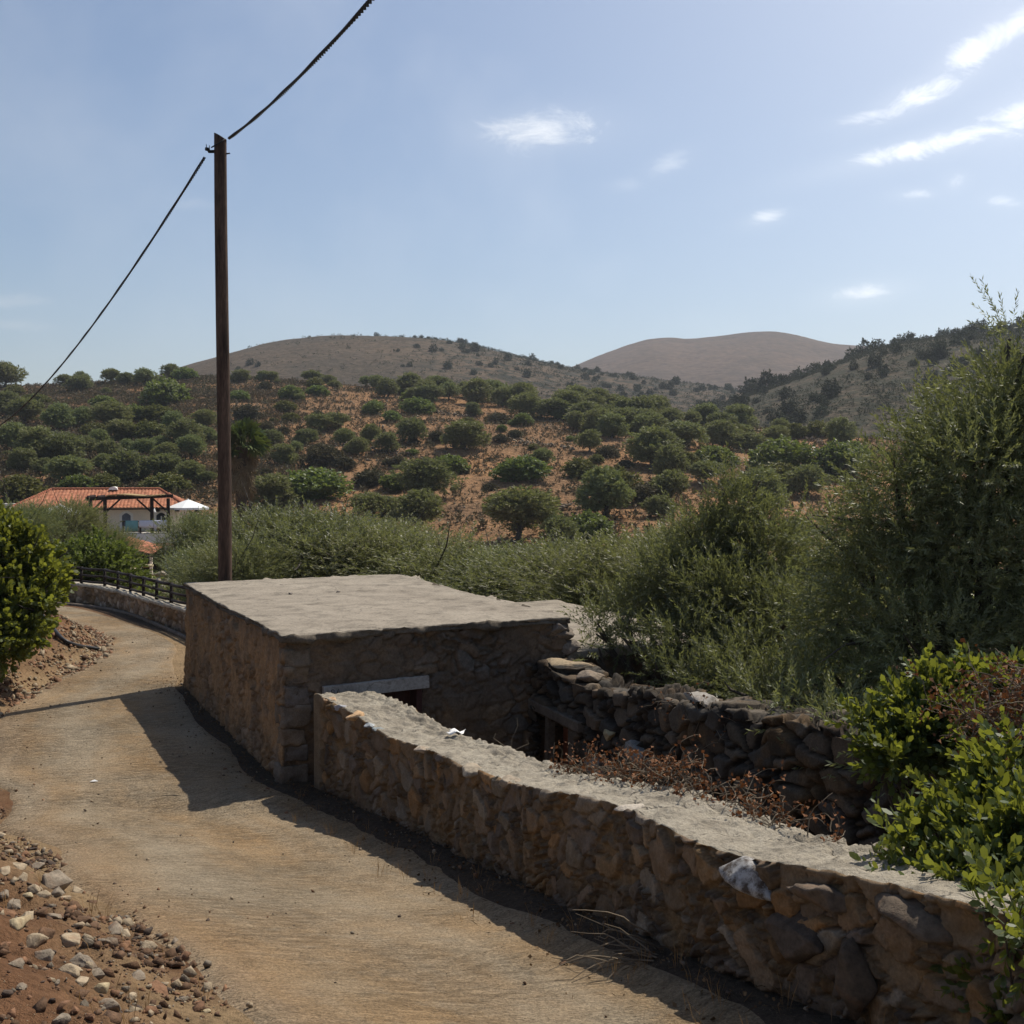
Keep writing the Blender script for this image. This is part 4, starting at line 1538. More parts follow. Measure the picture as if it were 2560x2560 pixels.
# ---- the big olive at the right --------------------------------------------------------------------
LB = lobes_px([(1890, 770, 12.2, .72), (1770, 800, 12.6, .5), (1720, 870, 12.5, .5), (1850, 900, 11.7, .85), (1700, 960, 12.2, .75), (1600, 1030, 12.6, .55), (1850, 1060, 11.6, .9),
               (1680, 1120, 11.9, .8), (1570, 1170, 12.3, .55), (1760, 1230, 11.2, .8), (1900, 1230, 11.2, .7), (1620, 1290, 11.6, .6), (2030, 820, 12.2, 1.0), (2060, 1080, 11.8, 1.1),
               (1945, 690, 12.4, .30, .45), (1690, 1330, 11.0, .5), (1540, 1290, 12.0, .4), (1905, 640, 12.4, .12, .32), (1980, 1350, 10.8, .6), (1500, 1330, 11.4, .36), (1570, 1365, 10.8, .38), (1640, 1395, 10.3, .38), (1720, 1400, 10.0, .4), (1480, 1340, 10.9, .40), (1550, 1375, 10.2, .42), (1630, 1410, 9.6, .44), (1400, 1318, 11.8, .34), (1700, 1430, 9.2, .42), (1830, 880, 12, .6), (1940, 800, 12, .7), (1760, 1010, 11.8, .6)])
LB = shrink(LB, .17)
b0 = on_land(5.25, 12.2)
make_plant('olive_tree', 'large dark olive tree at the right edge, its crown overhanging the courtyard wall', 'olive tree', b0, LB, 8000, SP_OLIVE, M['olive'], 101, .2, inner=.3, up=.05, wisps=120, shell=.55, fork=.45)
# paler olives behind the hut's annexe
LB = lobes_px([(1395, 985, 15.6, .42, .55), (1330, 1035, 15.6, .6), (1450, 1060, 15.2, .65), (1255, 1095, 15.2, .5), (1370, 1150, 14.7, .75), (1210, 1150, 15.2, .4), (1480, 1180, 13.9, .6),
               (1300, 1220, 14.1, .55), (1190, 1210, 14.5, .32), (1400, 1265, 13.3, .5), (1500, 1290, 12.7, .4), (1150, 1225, 14.8, .22), (1260, 1290, 13.6, .25), (1330, 1110, 15, .5), (1430, 1325, 12.2, .42), (1340, 1300, 12.9, .38), (1285, 1290, 13.2, .3), (1240, 1265, 13.6, .28), (1370, 930, 15.8, .22, .4), (1420, 910, 15.8, .16, .45), (1125, 1185, 15.0, .30), (1112, 1235, 14.5, .24), (1165, 1165, 15.3, .36)])
LB = shrink(LB, .15)
make_plant('olive_tree', 'pale grey-green olive tree whose twigs spill over the annexe roof beside the hut', 'olive tree', on_land(2.3, 15.6), LB, 5000, SP_OLIVE, M['olive'], 102, .15, inner=.25, up=.35, wisps=130, shell=.6)
LB = lobes_px([(1560, 1010, 18.2, .8), (1480, 1060, 18, .7), (1420, 1010, 18.5, .5), (1530, 930, 18.5, .35, .5), (1600, 1090, 17, .8), (1500, 1160, 17, .8), (1650, 1000, 18, .8)])
LB = shrink([(l[0], l[1], l[2] - .75, l[3], l[4]) for l in LB if l[2] < 1.2], .2)
make_plant('olive_tree', 'olive tree in the gap behind the big right-hand olive and the pale one', 'olive tree', on_land(3.6, 18.4), LB, 2300, SP_OLIVE, M['olive'], 103, .15, inner=.25, up=.4, wisps=70)

# ---- lentisk bushes over the near wall ---------------------------------------------------------------
LB = lobes_px([(1840, 1500, 5.6, .13), (1770, 1520, 5.6, .12), (1905, 1490, 5.5, .17), (1710, 1590, 5.5, .13), (1650, 1600, 5.6, .09), (1790, 1610, 5.4, .18), (1900, 1600, 5.2, .24), (1700, 1670, 5.3, .13),
               (1790, 1700, 5.1, .18), (1900, 1720, 5.0, .26), (1640, 1630, 5.4, .06), (1760, 1765, 5.0, .13), (1850, 1810, 4.9, .17), (1930, 1840, 4.8, .2), (1985, 1620, 5.1, .3), (1690, 1725, 5.1, .08), (1990, 1780, 4.8, .3), (1840, 1890, 4.8, .12), (1900, 1905, 4.7, .14), (1965, 1900, 4.6, .2), (1870, 1450, 5.6, .12), (1930, 1430, 5.6, .14)])
LB = shrink(LB + lobes_px([(1860, 1690, 4.9, .2), (1905, 1780, 4.7, .24), (1955, 1850, 4.5, .24), (1830, 1770, 4.9, .16), (1995, 1900, 4.4, .28),
                           (1915, 1740, 4.15, .12), (1860, 1715, 4.3, .08), (1960, 1790, 3.95, .12), (1990, 1850, 3.85, .1)]), .05)
make_plant('lentisk_bush', 'glossy green lentisk bush with yellow-green shoots hanging over the near end of the wall', 'bush', on_land(2.7, 5.9), LB, 2700, SP_LENT, M['lentisk'], 111, .05, inner=.35, up=.35, subs=5, crown='foliage', stem='stems', size=(.8, 1.3))
LB = lobes_px([(1710, 1345, 7.4, .14), (1775, 1315, 7.4, .14), (1650, 1375, 7.3, .10), (1725, 1400, 7.2, .17), (1850, 1310, 7.4, .15), (1800, 1375, 7.2, .17), (1690, 1450, 7.0, .12), (1905, 1325, 7.2, .2),
               (1628, 1365, 7.4, .05), (1880, 1410, 6.8, .2), (1665, 1425, 7.2, .09), (1750, 1290, 7.5, .10), (1830, 1275, 7.5, .10)])
LB = shrink(LB, .06)
make_plant('lentisk_bush', 'lentisk bush with bright new tips growing in the courtyard below the big olive', 'bush', on_land(3.3, 7.4), LB, 1350, SP_LENT, M['lentisk'], 112, .05, inner=.35, up=.35, subs=5, crown='foliage', stem='stems', size=(.9, 1.4))

# ---- carob at the left edge ------------------------------------------------------------------------------
LB = lobes_px([(20, 1035, 19, .36), (62, 1040, 19, .24), (0, 1005, 19.3, .30), (88, 1060, 19.2, .20), (30, 1090, 18.8, .40), (82, 1105, 18.8, .26), (108, 1085, 19.2, .14), (-60, 1060, 19, .8), (20, 1140, 18.5, .42),
               (70, 1150, 18.4, .24), (40, 1185, 18.3, .28), (-20, 1200, 18, .5), (12, 1225, 18, .2), (58, 1190, 18.2, .14), (-90, 1000, 19.5, .7), (104, 1120, 18.9, .12), (2, 1180, 18.2, .25), (40, 1010, 19.3, .16)])
hb = hit(-20, 1262, y0=12)
make_plant('carob_tree', 'yellow-green broad leaved carob bush at the left edge above the red soil heap', 'tree', hb, LB, 2600, SP_CAROB, M['carob'], 121, .12, inner=.45, up=.35, fork=.3)

# ---- prototype crowns for trees farther off: built about their own origin -------------------------------
def proto(name, lobes, n, temps, leaf, seed, r0, stem='trunk', crown='crown', size=(.8, 1.25), inner=.35, up=.35, fork=.35, subs=2, shell=.5, wisps=0):
    rs = np.random.RandomState(seed)
    tm = trunk_mb((0, 0, 0), lobes, rs, r0, fork=fork, subs=subs).mesh(stem, M['bark'], True)
    P, D, w_ = lobes_points(lobes, n, rs, inner, up, shell)
    if wisps:
        sel = rs.choice(n, wisps, replace=False)
        P = np.concatenate([P, P[sel] + D[sel] * .22]); D = np.concatenate([D, D[sel] + np.array([0, 0, .8])])
    V, F, r = scatter(temps, P, D, rs.uniform(size[0], size[1], len(P)), rs)
    cm = np_mesh(crown, V, F, [leaf], rnd=r)
    z1 = np.percentile(V[:, 2], 99.2); wdt = np.percentile(V[:, 0], 98.5) - np.percentile(V[:, 0], 1.5)
    return dict(trunk=tm, crown=cm, h=z1, w=wdt, names=(stem, crown))


def rand_lobes(rs, n, W, z0, z1, r):
    o = []
    for i in range(n):
        a = 2 * math.pi * i / n + rs.uniform(-.4, .4)
        d = W * rs.uniform(.35, .75) if i % 3 else W * rs.uniform(0, .3)
        z = rs.uniform(z0, z1) if i % 3 else z1
        rr_ = r * rs.uniform(.75, 1.25)
        o.append((d * math.cos(a), d * math.sin(a), z, rr_, rr_ * .85))
    return o


rsP = np.random.RandomState(5)
VALLEY = [proto('valley', rand_lobes(rsP, 13, 1.75, 1.1, 3.4, .85), 3500, SP_OLIVE_MID, M['olive'], 201 + k, .16, up=.6, inner=.4, wisps=260) for k in range(4)]
HILLO = [proto('hillo', rand_lobes(rsP, 9, 1.35, 1.2, 2.7, .85), 1150, SP_CLUMP, M['olive_far'], 221 + k, .14, inner=.5, up=.2, shell=.4, size=(.7, 1.1)) for k in range(7)]
HILLB = [proto('hillb', rand_lobes(rsP, 7, 1.3, .55, 1.4, .85), 800, SP_CLUMP_B, M['bush'], 241 + k, .06, inner=.55, up=.25, shell=.35, stem='stems', crown='foliage', size=(.6, 1.0)) for k in range(4)]
BUSHM = [proto('bushm', rand_lobes(rsP, 8, 1.2, .7, 1.7, .75), 1500, SP_CAROB, M['bush'], 261 + k, .07, inner=.45, up=.35, stem='stems', crown='foliage') for k in range(2)]
FARS = [proto('fars', rand_lobes(rsP, 5, 1.0, .6, 1.5, .9), 130, SP_CLUMP, M['shrub_far'], 281 + k, .12, inner=.6, up=.1, size=(1.2, 2.0), subs=0) for k in range(4)]


def plant(pr, name, label, cat, base, width, height=None, rz=0.0, group=None):
    t_ = thing(name, label, cat, base, group)
    sx = width / pr['w']
    sz = (height / pr['h']) if height else sx
    e_ = .15 * math.sin(base[0] * 12.9 + base[1] * 7.7)
    t_.scale = (sx * (1 + e_), sx * (1 - e_), sz)
    t_.rotation_euler = (0, 0, rz)
    for me, nm in ((pr['trunk'], pr['names'][0]), (pr['crown'], pr['names'][1])):
        o = bpy.data.objects.new(nm, me); COL.objects.link(o); o.parent = t_
    return t_


# olives of the valley, one belt behind the hut: (x of crown, depth, width m, y of the top, label)
for k, (px, dep, wd, top, lb) in enumerate([
    (1185, 23, 4.0, 1010, 'olive tree directly behind the far right corner of the hut roof'),
    (1060, 25.5, 3.8, 1028, 'olive tree of the belt behind the hut, above the annexe roof'),
    (950, 27, 4.2, 1042, 'yellowish olive tree behind the sloping right edge of the hut roof'),
    (840, 28, 4.6, 1030, 'olive tree behind the hut\'s highest roof corner'),
    (730, 30, 5.0, 992, 'tall olive tree behind the middle of the hut\'s far roof edge'),
    (620, 32, 5.4, 965, 'broad olive tree behind the hut, below the round green bush on the slope'),
    (510, 33, 5.0, 962, 'dense olive tree just right of the utility pole, behind the hut'),
    (440, 29, 3.2, 1018, 'small paler olive tree hidden partly by the foot of the utility pole'),
    (374, 43, 2.9, 968, 'dark olive tree just left of the utility pole, beside the villa balcony'),
    (385, 34, 2.4, 1035, 'young pale olive shrub against the left side of the utility pole'),
    (135, 52, 4.2, 948, 'wide olive tree in front of the villa\'s tiled roof, left of its pergola'),
    (40, 50, 3.6, 950, 'olive tree at the left edge in front of the villa, above the carob'),
    (212, 50, 1.6, 1000, 'olive branches just left of the villa\'s lean-to shed'),
    (1300, 21, 3.4, 1000, 'olive tree behind the pale one, in the valley belt'),
    (1000, 33, 5.0, 1040, 'second row olive tree seen over the belt right of the hut roof'),
    (700, 38, 5.5, 985, 'second row olive tree behind the tall one at the hut\'s far edge'),
]):
    r_ = ray(px, 1000)
    b = on_land(r_[0] * dep, dep)
    topz = ray(px, top)[2] * dep
    plant(VALLEY[k % 4], 'olive_tree', lb, 'olive tree', b, wd, topz - b[2], k * 1.7)
r_ = ray(165, 1000)
b = on_land(r_[0] * 37.5, 37.5)
plant(BUSHM[0], 'broadleaf_bush', 'speckled yellow-green bush behind the fence at the bend, right of the carob', 'bush', b, 3.1, ray(165, 1012)[2] * 37.5 - b[2], .4)
b = on_land(ray(95, 1000)[0] * 36.5, 36.5)
plant(BUSHM[1], 'broadleaf_bush', 'bush between the carob and the speckled bush behind the fence', 'bush', b, 2.2, ray(95, 1045)[2] * 36.5 - b[2], 1.4)

# ---- trees and bushes of the far slope ---------------------------------------------------------------
# each (x, y of the foot, width) in the 1932 px view; o olive, d dark olive, b green bush, y yellow-green bush, g grey scrubby bush
SLOPE = []


def add8(l):    # crop of the middle
    for (x, y, w_, k) in l: SLOPE.append((302 + .3516 * x, 566 + .3516 * y, .3516 * w_, k))


def add1(l):    # crop of the right part
    for (x, y, w_, k) in l: SLOPE.append((905.7 + .4297 * x, 566 + .4297 * y, .4297 * w_, k))


def addl(l):    # crop of the left part
    for (x, y, w_, k) in l: SLOPE.append((.2188 * x, 641.5 + .2188 * y, .2188 * w_, k))


add8([(430, 442, 100, 'd'), (550, 436, 76, 'd'), (592, 438, 70, 'd'), (632, 428, 34, 'd'), (815, 428, 105, 'd'), (905, 437, 75, 'd'), (830, 475, 90, 'y'), (845, 518, 112, 'b'), (935, 487, 70, 'd'), (700, 532, 112, 'b'),
      (750, 545, 50, 'o'), (672, 597, 104, 'y'), (422, 547, 112, 'b'), (1105, 468, 70, 'd'), (1165, 478, 90, 'd'), (1222, 522, 112, 'd'), (1300, 503, 92, 'b'), (1485, 500, 112, 'd'), (1552, 537, 112, 'd'),
      (1372, 550, 130, 'b'), (1385, 612, 145, 'b'), (1140, 608, 112, 'b'), (1245, 652, 100, 'b'), (1700, 565, 150, 'o'), (1682, 622, 92, 'd'), (1840, 572, 120, 'o'), (1790, 520, 150, 'o'), (1905, 560, 110, 'o'), (1650, 667, 62, 'y'), (1910, 672, 64, 'b'), (1832, 706, 60, 'b'),
      (600, 785, 130, 'o'), (780, 782, 115, 'o'), (850, 712, 112, 'o'), (942, 692, 122, 'o'), (985, 782, 112, 'o'), (1065, 837, 114, 'o'), (668, 890, 140, 'o'), (732, 822, 90, 'o'), (865, 827, 104, 'g'), (1130, 772, 112, 'o'),
      (1215, 818, 122, 'o'), (1350, 768, 165, 'o'), (1490, 752, 96, 'g'), (1635, 800, 195, 'd'), (1350, 830, 62, 'b'), (1550, 935, 180, 'b'), (1430, 1065, 250, 'd'), (1265, 1020, 170, 'b'), (1372, 915, 82, 'b'), (1890, 962, 150, 'b'),
      (820, 1068, 290, 'b'), (590, 1125, 230, 'o'), (870, 900, 190, 'g'), (980, 912, 122, 'g'), (1280, 892, 84, 'g'), (1120, 992, 140, 'g'), (1380, 1245, 290, 'o'), (1130, 1195, 210, 'o'), (1240, 1180, 180, 'o'), (470, 640, 120, 'g'), (700, 650, 90, 'y'), (560, 490, 80, 'g')])
add1([(190, 553, 92, 'b'), (330, 525, 132, 'o'), (472, 556, 150, 'o'), (625, 580, 134, 'o'), (480, 668, 124, 'd'), (400, 618, 42, 'b'), (272, 738, 104, 'd'), (180, 790, 190, 'b'), (438, 780, 130, 'y'),
      (760, 735, 185, 'd'), (750, 598, 122, 'o'), (900, 655, 155, 'o'), (1062, 655, 155, 'o'), (1190, 668, 122, 'o'), (1290, 660, 122, 'o'), (892, 740, 122, 'y'), (1030, 725, 160, 'b'), (1310, 750, 215, 'b'),
      (1582, 650, 152, 'd'), (1380, 608, 104, 'y'), (1320, 595, 92, 'd'), (1560, 756, 220, 'b'), (550, 955, 240, 'o'), (725, 890, 160, 'g'), (600, 850, 190, 'y'), (832, 890, 180, 'o'), (990, 808, 134, 'd'),
      (840, 790, 170, 'o'), (170, 1065, 310, 'd'), (490, 1045, 170, 'b'), (340, 1085, 165, 'o'), (782, 955, 114, 'o'), (1240, 955, 240, 'o'), (1390, 1035, 160, 'g'), (1300, 830, 190, 'y'), (1440, 860, 180, 'd'), (1180, 860, 150, 'b'),
      (80, 545, 80, 'g'), (560, 690, 90, 'g'), (1480, 600, 110, 'y'), (640, 735, 60, 'g'), (1620, 720, 180, 'b'), (1100, 1000, 150, 'o')])
addl([(50, 418, 250, 'd'), (560, 398, 142, 'd'), (702, 396, 152, 'd'), (962, 380, 142, 'd'), (1082, 352, 124, 'd'), (1250, 392, 200, 'o'), (1480, 305, 142, 'd'), (1180, 340, 90, 'd'), (690, 445, 190, 'o'), (915, 472, 84, 'd'), (1600, 345, 200, 'b'), (1430, 548, 340, 'b'),
      (1360, 690, 230, 'y'), (1170, 690, 200, 'b'), (500, 785, 290, 'd'), (722, 755, 200, 'o'), (950, 758, 290, 'o'), (210, 745, 320, 'o'), (100, 950, 280, 'o'), (330, 1045, 330, 'd'), (560, 1085, 320, 'o'), (742, 995, 230, 'o'),
      (860, 935, 180, 'o'), (932, 1012, 200, 'o'), (1092, 972, 154, 'o'), (1240, 1002, 192, 'o'), (1052, 875, 230, 'o'), (1262, 845, 240, 'y'), (1390, 942, 154, 'o'), (1592, 935, 270, 'o'), (1650, 1035, 240, 'o'), (1442, 1045, 230, 'o'),
      (1080, 1235, 300, 'o'), (890, 1115, 172, 'o'), (1400, 1205, 290, 'o'), (1640, 1225, 230, 'd'), (1790, 1235, 124, 'o'), (590, 1245, 320, 'd'), (380, 1160, 200, 'o'), (200, 1140, 220, 'o'), (1700, 885, 190, 'o'), (1810, 882, 150, 'o'),
      (660, 1315, 290, 'b'), (900, 1300, 260, 'y'), (1450, 1320, 330, 'y'), (200, 1390, 380, 'y'), (300, 560, 180, 'y'), (120, 480, 150, 'y'), (60, 660, 240, 'o'), (900, 600, 220, 'b'),
      (1580, 730, 120, 'y'), (480, 870, 90, 'y'), (60, 1010, 100, 'y'), (1760, 760, 200, 'o'), (1500, 800, 200, 'o'), (820, 830, 200, 'y')])
# the olive grove on the shoulder to the right
rsg = np.random.RandomState(31)
for i in range(40):
    fx_ = rsg.uniform(0, 1)
    x = 985 + 480 * fx_
    top = 752 + 36 * fx_
    SLOPE.append((x, top + rsg.uniform(8, 62), rsg.uniform(40, 58), 'o' if rsg.rand() < .85 else 'y'))
for i in range(14):
    SLOPE.append((rsg.uniform(760, 1010), rsg.uniform(742, 765), rsg.uniform(34, 50), 'o'))

rsg = np.random.RandomState(44)
for i in range(46):
    SLOPE.append((rsg.uniform(500, 1420), rsg.uniform(765, 935), rsg.uniform(13, 27), 'g' if rsg.rand() < .6 else 'y'))

KINDS = {'o': ('olive_tree', 'grey-green olive tree', 'olive tree'), 'd': ('olive_tree', 'dark round olive tree', 'olive tree'), 'b': ('broadleaf_bush', 'bright green bush', 'bush'),
         'y': ('broadleaf_bush', 'yellow-green bush', 'bush'), 'g': ('scrub_bush', 'dull grey-brown bush', 'bush')}
ORD = ['first', 'second', 'third', 'fourth', 'fifth', 'sixth', 'seventh', 'eighth', 'ninth', 'tenth', 'eleventh', 'twelfth', 'thirteenth', 'fourteenth', 'fifteenth', 'sixteenth', 'seventeenth', 'eighteenth',
       'nineteenth', 'twentieth', 'twenty-first', 'twenty-second', 'twenty-third', 'twenty-fourth', 'twenty-fifth', 'twenty-sixth', 'twenty-seventh', 'twenty-eighth', 'twenty-ninth', 'thirtieth', 'thirty-first', 'thirty-second', 'thirty-third']
M['bush_y'] = mat_leaf('yellow_bush_leaf', (.075, .085, .022), (.15, .155, .045), (.15, .15, .06), (.2, .2, .035), 0.25, 0.6, 0.2, 0.2)
M['bush_g'] = mat_leaf('dull_bush_leaf', (.060, .056, .034), (.12, .105, .060), (.11, .1, .06), (.1, .09, .03), 0.2, 0.7, 0.15, 0.2)


def swap_leaf(pr, m_):
    c = pr['crown'].copy(); c.materials[0] = m_
    d = dict(pr); d['crown'] = c
    return d


HILLY = [swap_leaf(p_, M['bush_y']) for p_ in HILLB]
HILLG = [swap_leaf(p_, M['bush_g']) for p_ in HILLB]
bands = {}
for (x, y, w_, k) in SLOPE:
    p = hit(x, y, far_z, 60, 420)
    if p is None:
        p = hit(x, y + 8, far_z, 60, 420)
        if p is None:
            continue
    band = 'on the ridge' if y < 735 else 'high on the slope' if y < 790 else 'midway up the slope' if y < 860 else 'on the lower slope' if y < 930 else 'at the slope\'s foot'
    sect = 'left of the pole' if x < 415 else 'under the domed hill' if x < 900 else 'under the mountain'
    bands.setdefault((k, band, sect), []).append((x, y, w_, p))
rsb = np.random.RandomState(8)
for (k, band, sect), L in bands.items():
    L.sort(key=lambda a: a[0])
    for i, (x, y, w_, p) in enumerate(L):
        nm, look, cat = KINDS[k]
        lb = f"{look} {band} {sect}, {ORD[i]} from left"
        width = w_ * 1.325 / FPX * p[1]
        if k in 'od':
            pr = HILLO[rsb.randint(7)]; hgt = width * rsb.uniform(.68, .95); width *= rsb.uniform(.82, 1.08)
        else:
            pr = (HILLB if k == 'b' else HILLY if k == 'y' else HILLG)[rsb.randint(4)]; hgt = width * rsb.uniform(.5, .66)
        plant(pr, nm, lb, cat, (p[0], p[1], p[2] - .1), width, hgt, rsb.uniform(0, 6.28), 'olive trees of the far slope' if k in 'od' else 'bushes of the far slope')

# ---- dark shrubs of the hills behind ------------------------------------------------------------------
def shrubs(fn, n, xr, dens, yr, wr, label, group, seed, edge=None):
    rs = np.random.RandomState(seed)
    c = 0
    tries = 0
    while c < n and tries < 20000:
        tries += 1
        x = rs.uniform(*xr)
        u = uu(x)
        y = rs.uniform(*yr)
        if rs.rand() > dens(x, y):
            continue
        z = float(fn(np.array([u * y]), np.array([y]))[0])
        plant(FARS[rs.randint(4)], 'hill_shrub', label, 'shrub', (u * y, y, z - .3), rs.uniform(*wr), None, rs.uniform(0, 6), group)
        c += 1


shrubs(domed, 120, (360, 1400), lambda x, y: .06 + .94 * float(sstep(620, 900, x)), (560, 840), (2.0, 5.0), 'small dark shrub dotting the side of the brown domed hill', 'shrubs on the domed hill', 11)
shrubs(domed, 36, (540, 1060), lambda x, y: .2 + .8 * float(sstep(680, 860, x)), (842, 851), (2.5, 6.0), 'dark tree standing on the skyline of the brown domed hill', 'trees on the domed hill skyline', 12)
shrubs(righth, 90, (1380, 1940), lambda x, y: 1, (300, 510), (2.2, 5.5), 'dark shrub dotting the side of the scrubby hill at right', 'shrubs on the right hill', 13)
shrubs(righth, 36, (1480, 1990), lambda x, y: 1, (505, 523), (5, 10), 'dark shrub crowning the skyline of the scrubby hill at right', 'shrubs on the right hill skyline', 14)
shrubs(righth, 16, (1250, 1480), lambda x, y: 1, (430, 520), (4, 9), 'dark shrub on the low spur between the far mountain and the scrubby hill', 'shrubs on the low spur', 15)


def hill_scrub(fn, n, xr, yr, dens, label, seed, smin, smax):
    rs = np.random.RandomState(seed)
    x = uu(rs.uniform(*xr, n)); y = np.sqrt(rs.uniform(yr[0] ** 2, yr[1] ** 2, n)); x = x * y
    k = rs.rand(n) < dens(x / y, y) * np.clip(fbm2(x, y, .02, 3, seed) * 3 - .9, 0, 1)
    x, y = x[k], y[k]
    c = np.stack([x, y, fn(x, y) + .2], 1)
    s_ = rs.uniform(smin, smax, len(x)) * rs.uniform(.6, 1.4, len(x))
    d = rs.normal(size=(len(x), 7, 3)); d[..., 2] = np.abs(d[..., 2]) * .7
    d /= np.linalg.norm(d, axis=2)[..., None]
    P = (c[:, None, :] + d * s_[:, None, None] * .45).reshape(-1, 3)
    V, F, r_ = scatter(SP_CLUMP, P, d.reshape(-1, 3), np.repeat(s_, 7) * 1.1, rs)
    structure('scrub', np_mesh('scrub', V, F, [M['shrub_far']], rnd=r_), 'stuff', label)


hill_scrub(domed, 8000, (420, 1420), (520, 845), lambda u, y: .10 + .9 * sstep(uu(650), uu(950), u), 'thin dark scrub on the side of the domed hill', 21, .7, 1.7)
hill_scrub(righth, 9000, (1240, 1950), (270, 522), lambda u, y: .9, 'low dark scrub all over the hill at right', 22, .6, 1.6)

# ------------------------------------------------------------------ utility pole and cables
PB = np.array([-5.20, 19.72]); 
pz0 = -3.9
ptop = at(419, 255, 19.72)[2]
t_pole = thing('utility_pole', 'tall brown wooden utility pole rising behind the far corner of the hut', 'utility pole', (PB[0], PB[1], pz0))
rs = np.random.RandomState(3)
nz = 130
V = []; F = []
NS = 22
for i in range(nz):
    k = i / (nz - 1)
    z = pz0 + (ptop - pz0) * k
    cx = PB[0] + .02 * math.sin(k * 5) + .03 * k
    for j in range(NS):
        a = 2 * math.pi * j / NS
        kn = vnoise(np.array([[math.cos(a) * 1.5 + 9, math.sin(a) * 1.5 + 9, z * .8]]), 3)[0]
        kk = max(0, kn - .78) * .10
        r = .126 - .018 * k + .006 * (kn - .5) + kk
        zz = z if i < nz - 1 else z - .06 * (math.cos(a) + .4)
        V.append((cx + r * math.cos(a), PB[1] + r * math.sin(a), zz))
for i in range(nz - 1):
    for j in range(NS):
        F.append((i * NS + j, i * NS + (j + 1) % NS, (i + 1) * NS + (j + 1) % NS, (i + 1) * NS + j))
me = bpy.data.meshes.new('shaft'); me.from_pydata(V, [], F + [tuple((nz - 1) * NS + j for j in range(NS))]); me.materials.append(M['pole'])
me.polygons.foreach_set('use_smooth', [True] * (len(F)) + [False])
link('shaft', me, t_pole)
# knots and cracks
tx = PB[0] + .02
bz = at(419, 287, 19.6)[2]
br = at(393, 284, 19.55); 
mb = MB()
mb.tube([(tx - .10, PB[1] - .02, bz + .04), (tx - .20, PB[1] - .05, bz + .03), tuple(br + [0, 0, .02])], [.03, .028, .03], 8)
mb.tube([tuple(br + [0, 0, .02]), tuple(br + [-.05, 0, .03])], [.035, .03], 8)
mb.tube([tuple(br + [-.03, 0, .02]), tuple(br + [-.035, 0, .11])], [.008, .006], 6)
mb.tube([tuple(br + [.02, 0, .02]), tuple(br + [.02, 0, .09])], [.008, .006], 6)
mb.tube([(tx + .10, PB[1] - .02, bz + .0), (tx + .17, PB[1] - .05, bz + .0)], [.014, .012], 6)
mb.build('cable_bracket', M['cable'], t_pole, True)
mb = MB(); mb.tube([(tx - .14, PB[1] - .12, bz + .08), (tx, PB[1] - .16, bz + .14), (tx + .11, PB[1] - .12, bz + .23)], .012, 6); mb.build('cable_tie', M['cable'], t_pole, True)


def quad_cable(p0, p1, pxs, kmax, name, label, rad, pitch, tailpts=()):
    """sagging twisted cable along the straight plan line p0 -> p1 through photograph points"""
    p0 = np.array(p0, float); p1 = np.array(p1, float)
    ks, zs = [], []
    for (x, y) in pxs:
        u = ray(x, y)[0]
        k = (u * p0[1] - p0[0]) / ((p1[0] - p0[0]) - u * (p1[1] - p0[1]))
        dep = p0[1] + k * (p1[1] - p0[1])
        ks.append(k); zs.append(at(x, y, dep)[2])
    co = np.polyfit(ks, zs, 2)
    L = np.linalg.norm(p1 - p0)
    n = int(L * kmax / .035)
    k = np.linspace(min(ks), kmax, n)
    c = np.stack([p0[0] + k * (p1[0] - p0[0]), p0[1] + k * (p1[1] - p0[1]), np.polyval(co, k)], 1)
    c = np.concatenate([np.array(tailpts, float).reshape(-1, 3), c]) if len(tailpts) else c
    t_ = np.gradient(c, axis=0); t_ /= np.linalg.norm(t_, axis=1)[:, None]
    s_ = np.cross(t_, [0, 0, 1.0]); s_ /= np.linalg.norm(s_, axis=1)[:, None]
    q_ = np.cross(s_, t_)
    arc = np.r_[0, np.cumsum(np.linalg.norm(np.diff(c, axis=0), axis=1))]
    mb = MB()
    for ph in (0, 2.09, 4.19):
        a = arc / pitch * 2 * math.pi + ph
        jit = 1 + .25 * np.sin(arc * 3.1)
        h = c + (np.cos(a)[:, None] * s_ + np.sin(a)[:, None] * q_) * rad * jit[:, None]
        mb.tube(h, rad * .82, 5)
    o = mb.build(name, M['cable'], None, True)
    tag(o, label, 'cable', 'twisted cables on the pole')
    return o


quad_cable((-5.10, 19.6), (-1.44, 11.2), [(432, 261), (550, 160), (700, 0)], 3.4, 'power_cable', 'thick twisted black cable rising from the pole top towards the upper edge of the sky', .0145, .30)
quad_cable((-5.42, 19.55), (-19.6, 42), [(386, 296), (250, 510), (60, 750), (0, 803)], 1.35, 'power_cable', 'twisted black cable sagging from the pole down to the hillside left of it', .0145, .30)

# ------------------------------------------------------------------ villa across the valley
HB = -7.6
hx = np.array([math.cos(.20), math.sin(.20), 0.0]); hy = np.array([-hx[1], hx[0], 0.0]); hz = np.array([0, 0, 1.0])
E0 = at(349, 1254 / 1.325 + 1, 76)          # right end of the eave
LH = 11.2


def hp(a, b, z):
    """a metres from the right end of the front eave to the left, b metres back, z world height"""
    q = np.array([E0[0], E0[1], 0]) - hx * a + hy * b
    return np.array([q[0], q[1], z])


def hpix(x, y, b):
    """photograph point on the vertical plane b metres behind the eave line -> a, z"""
    r = ray(x, y)
    o = np.array([E0[0], E0[1], 0]) + hy * b
    t = np.dot(o[:2], hy[:2]) / np.dot(r[:2], hy[:2])
    p = r * t
    return -np.dot((p - o)[:2], hx[:2]), p[2]


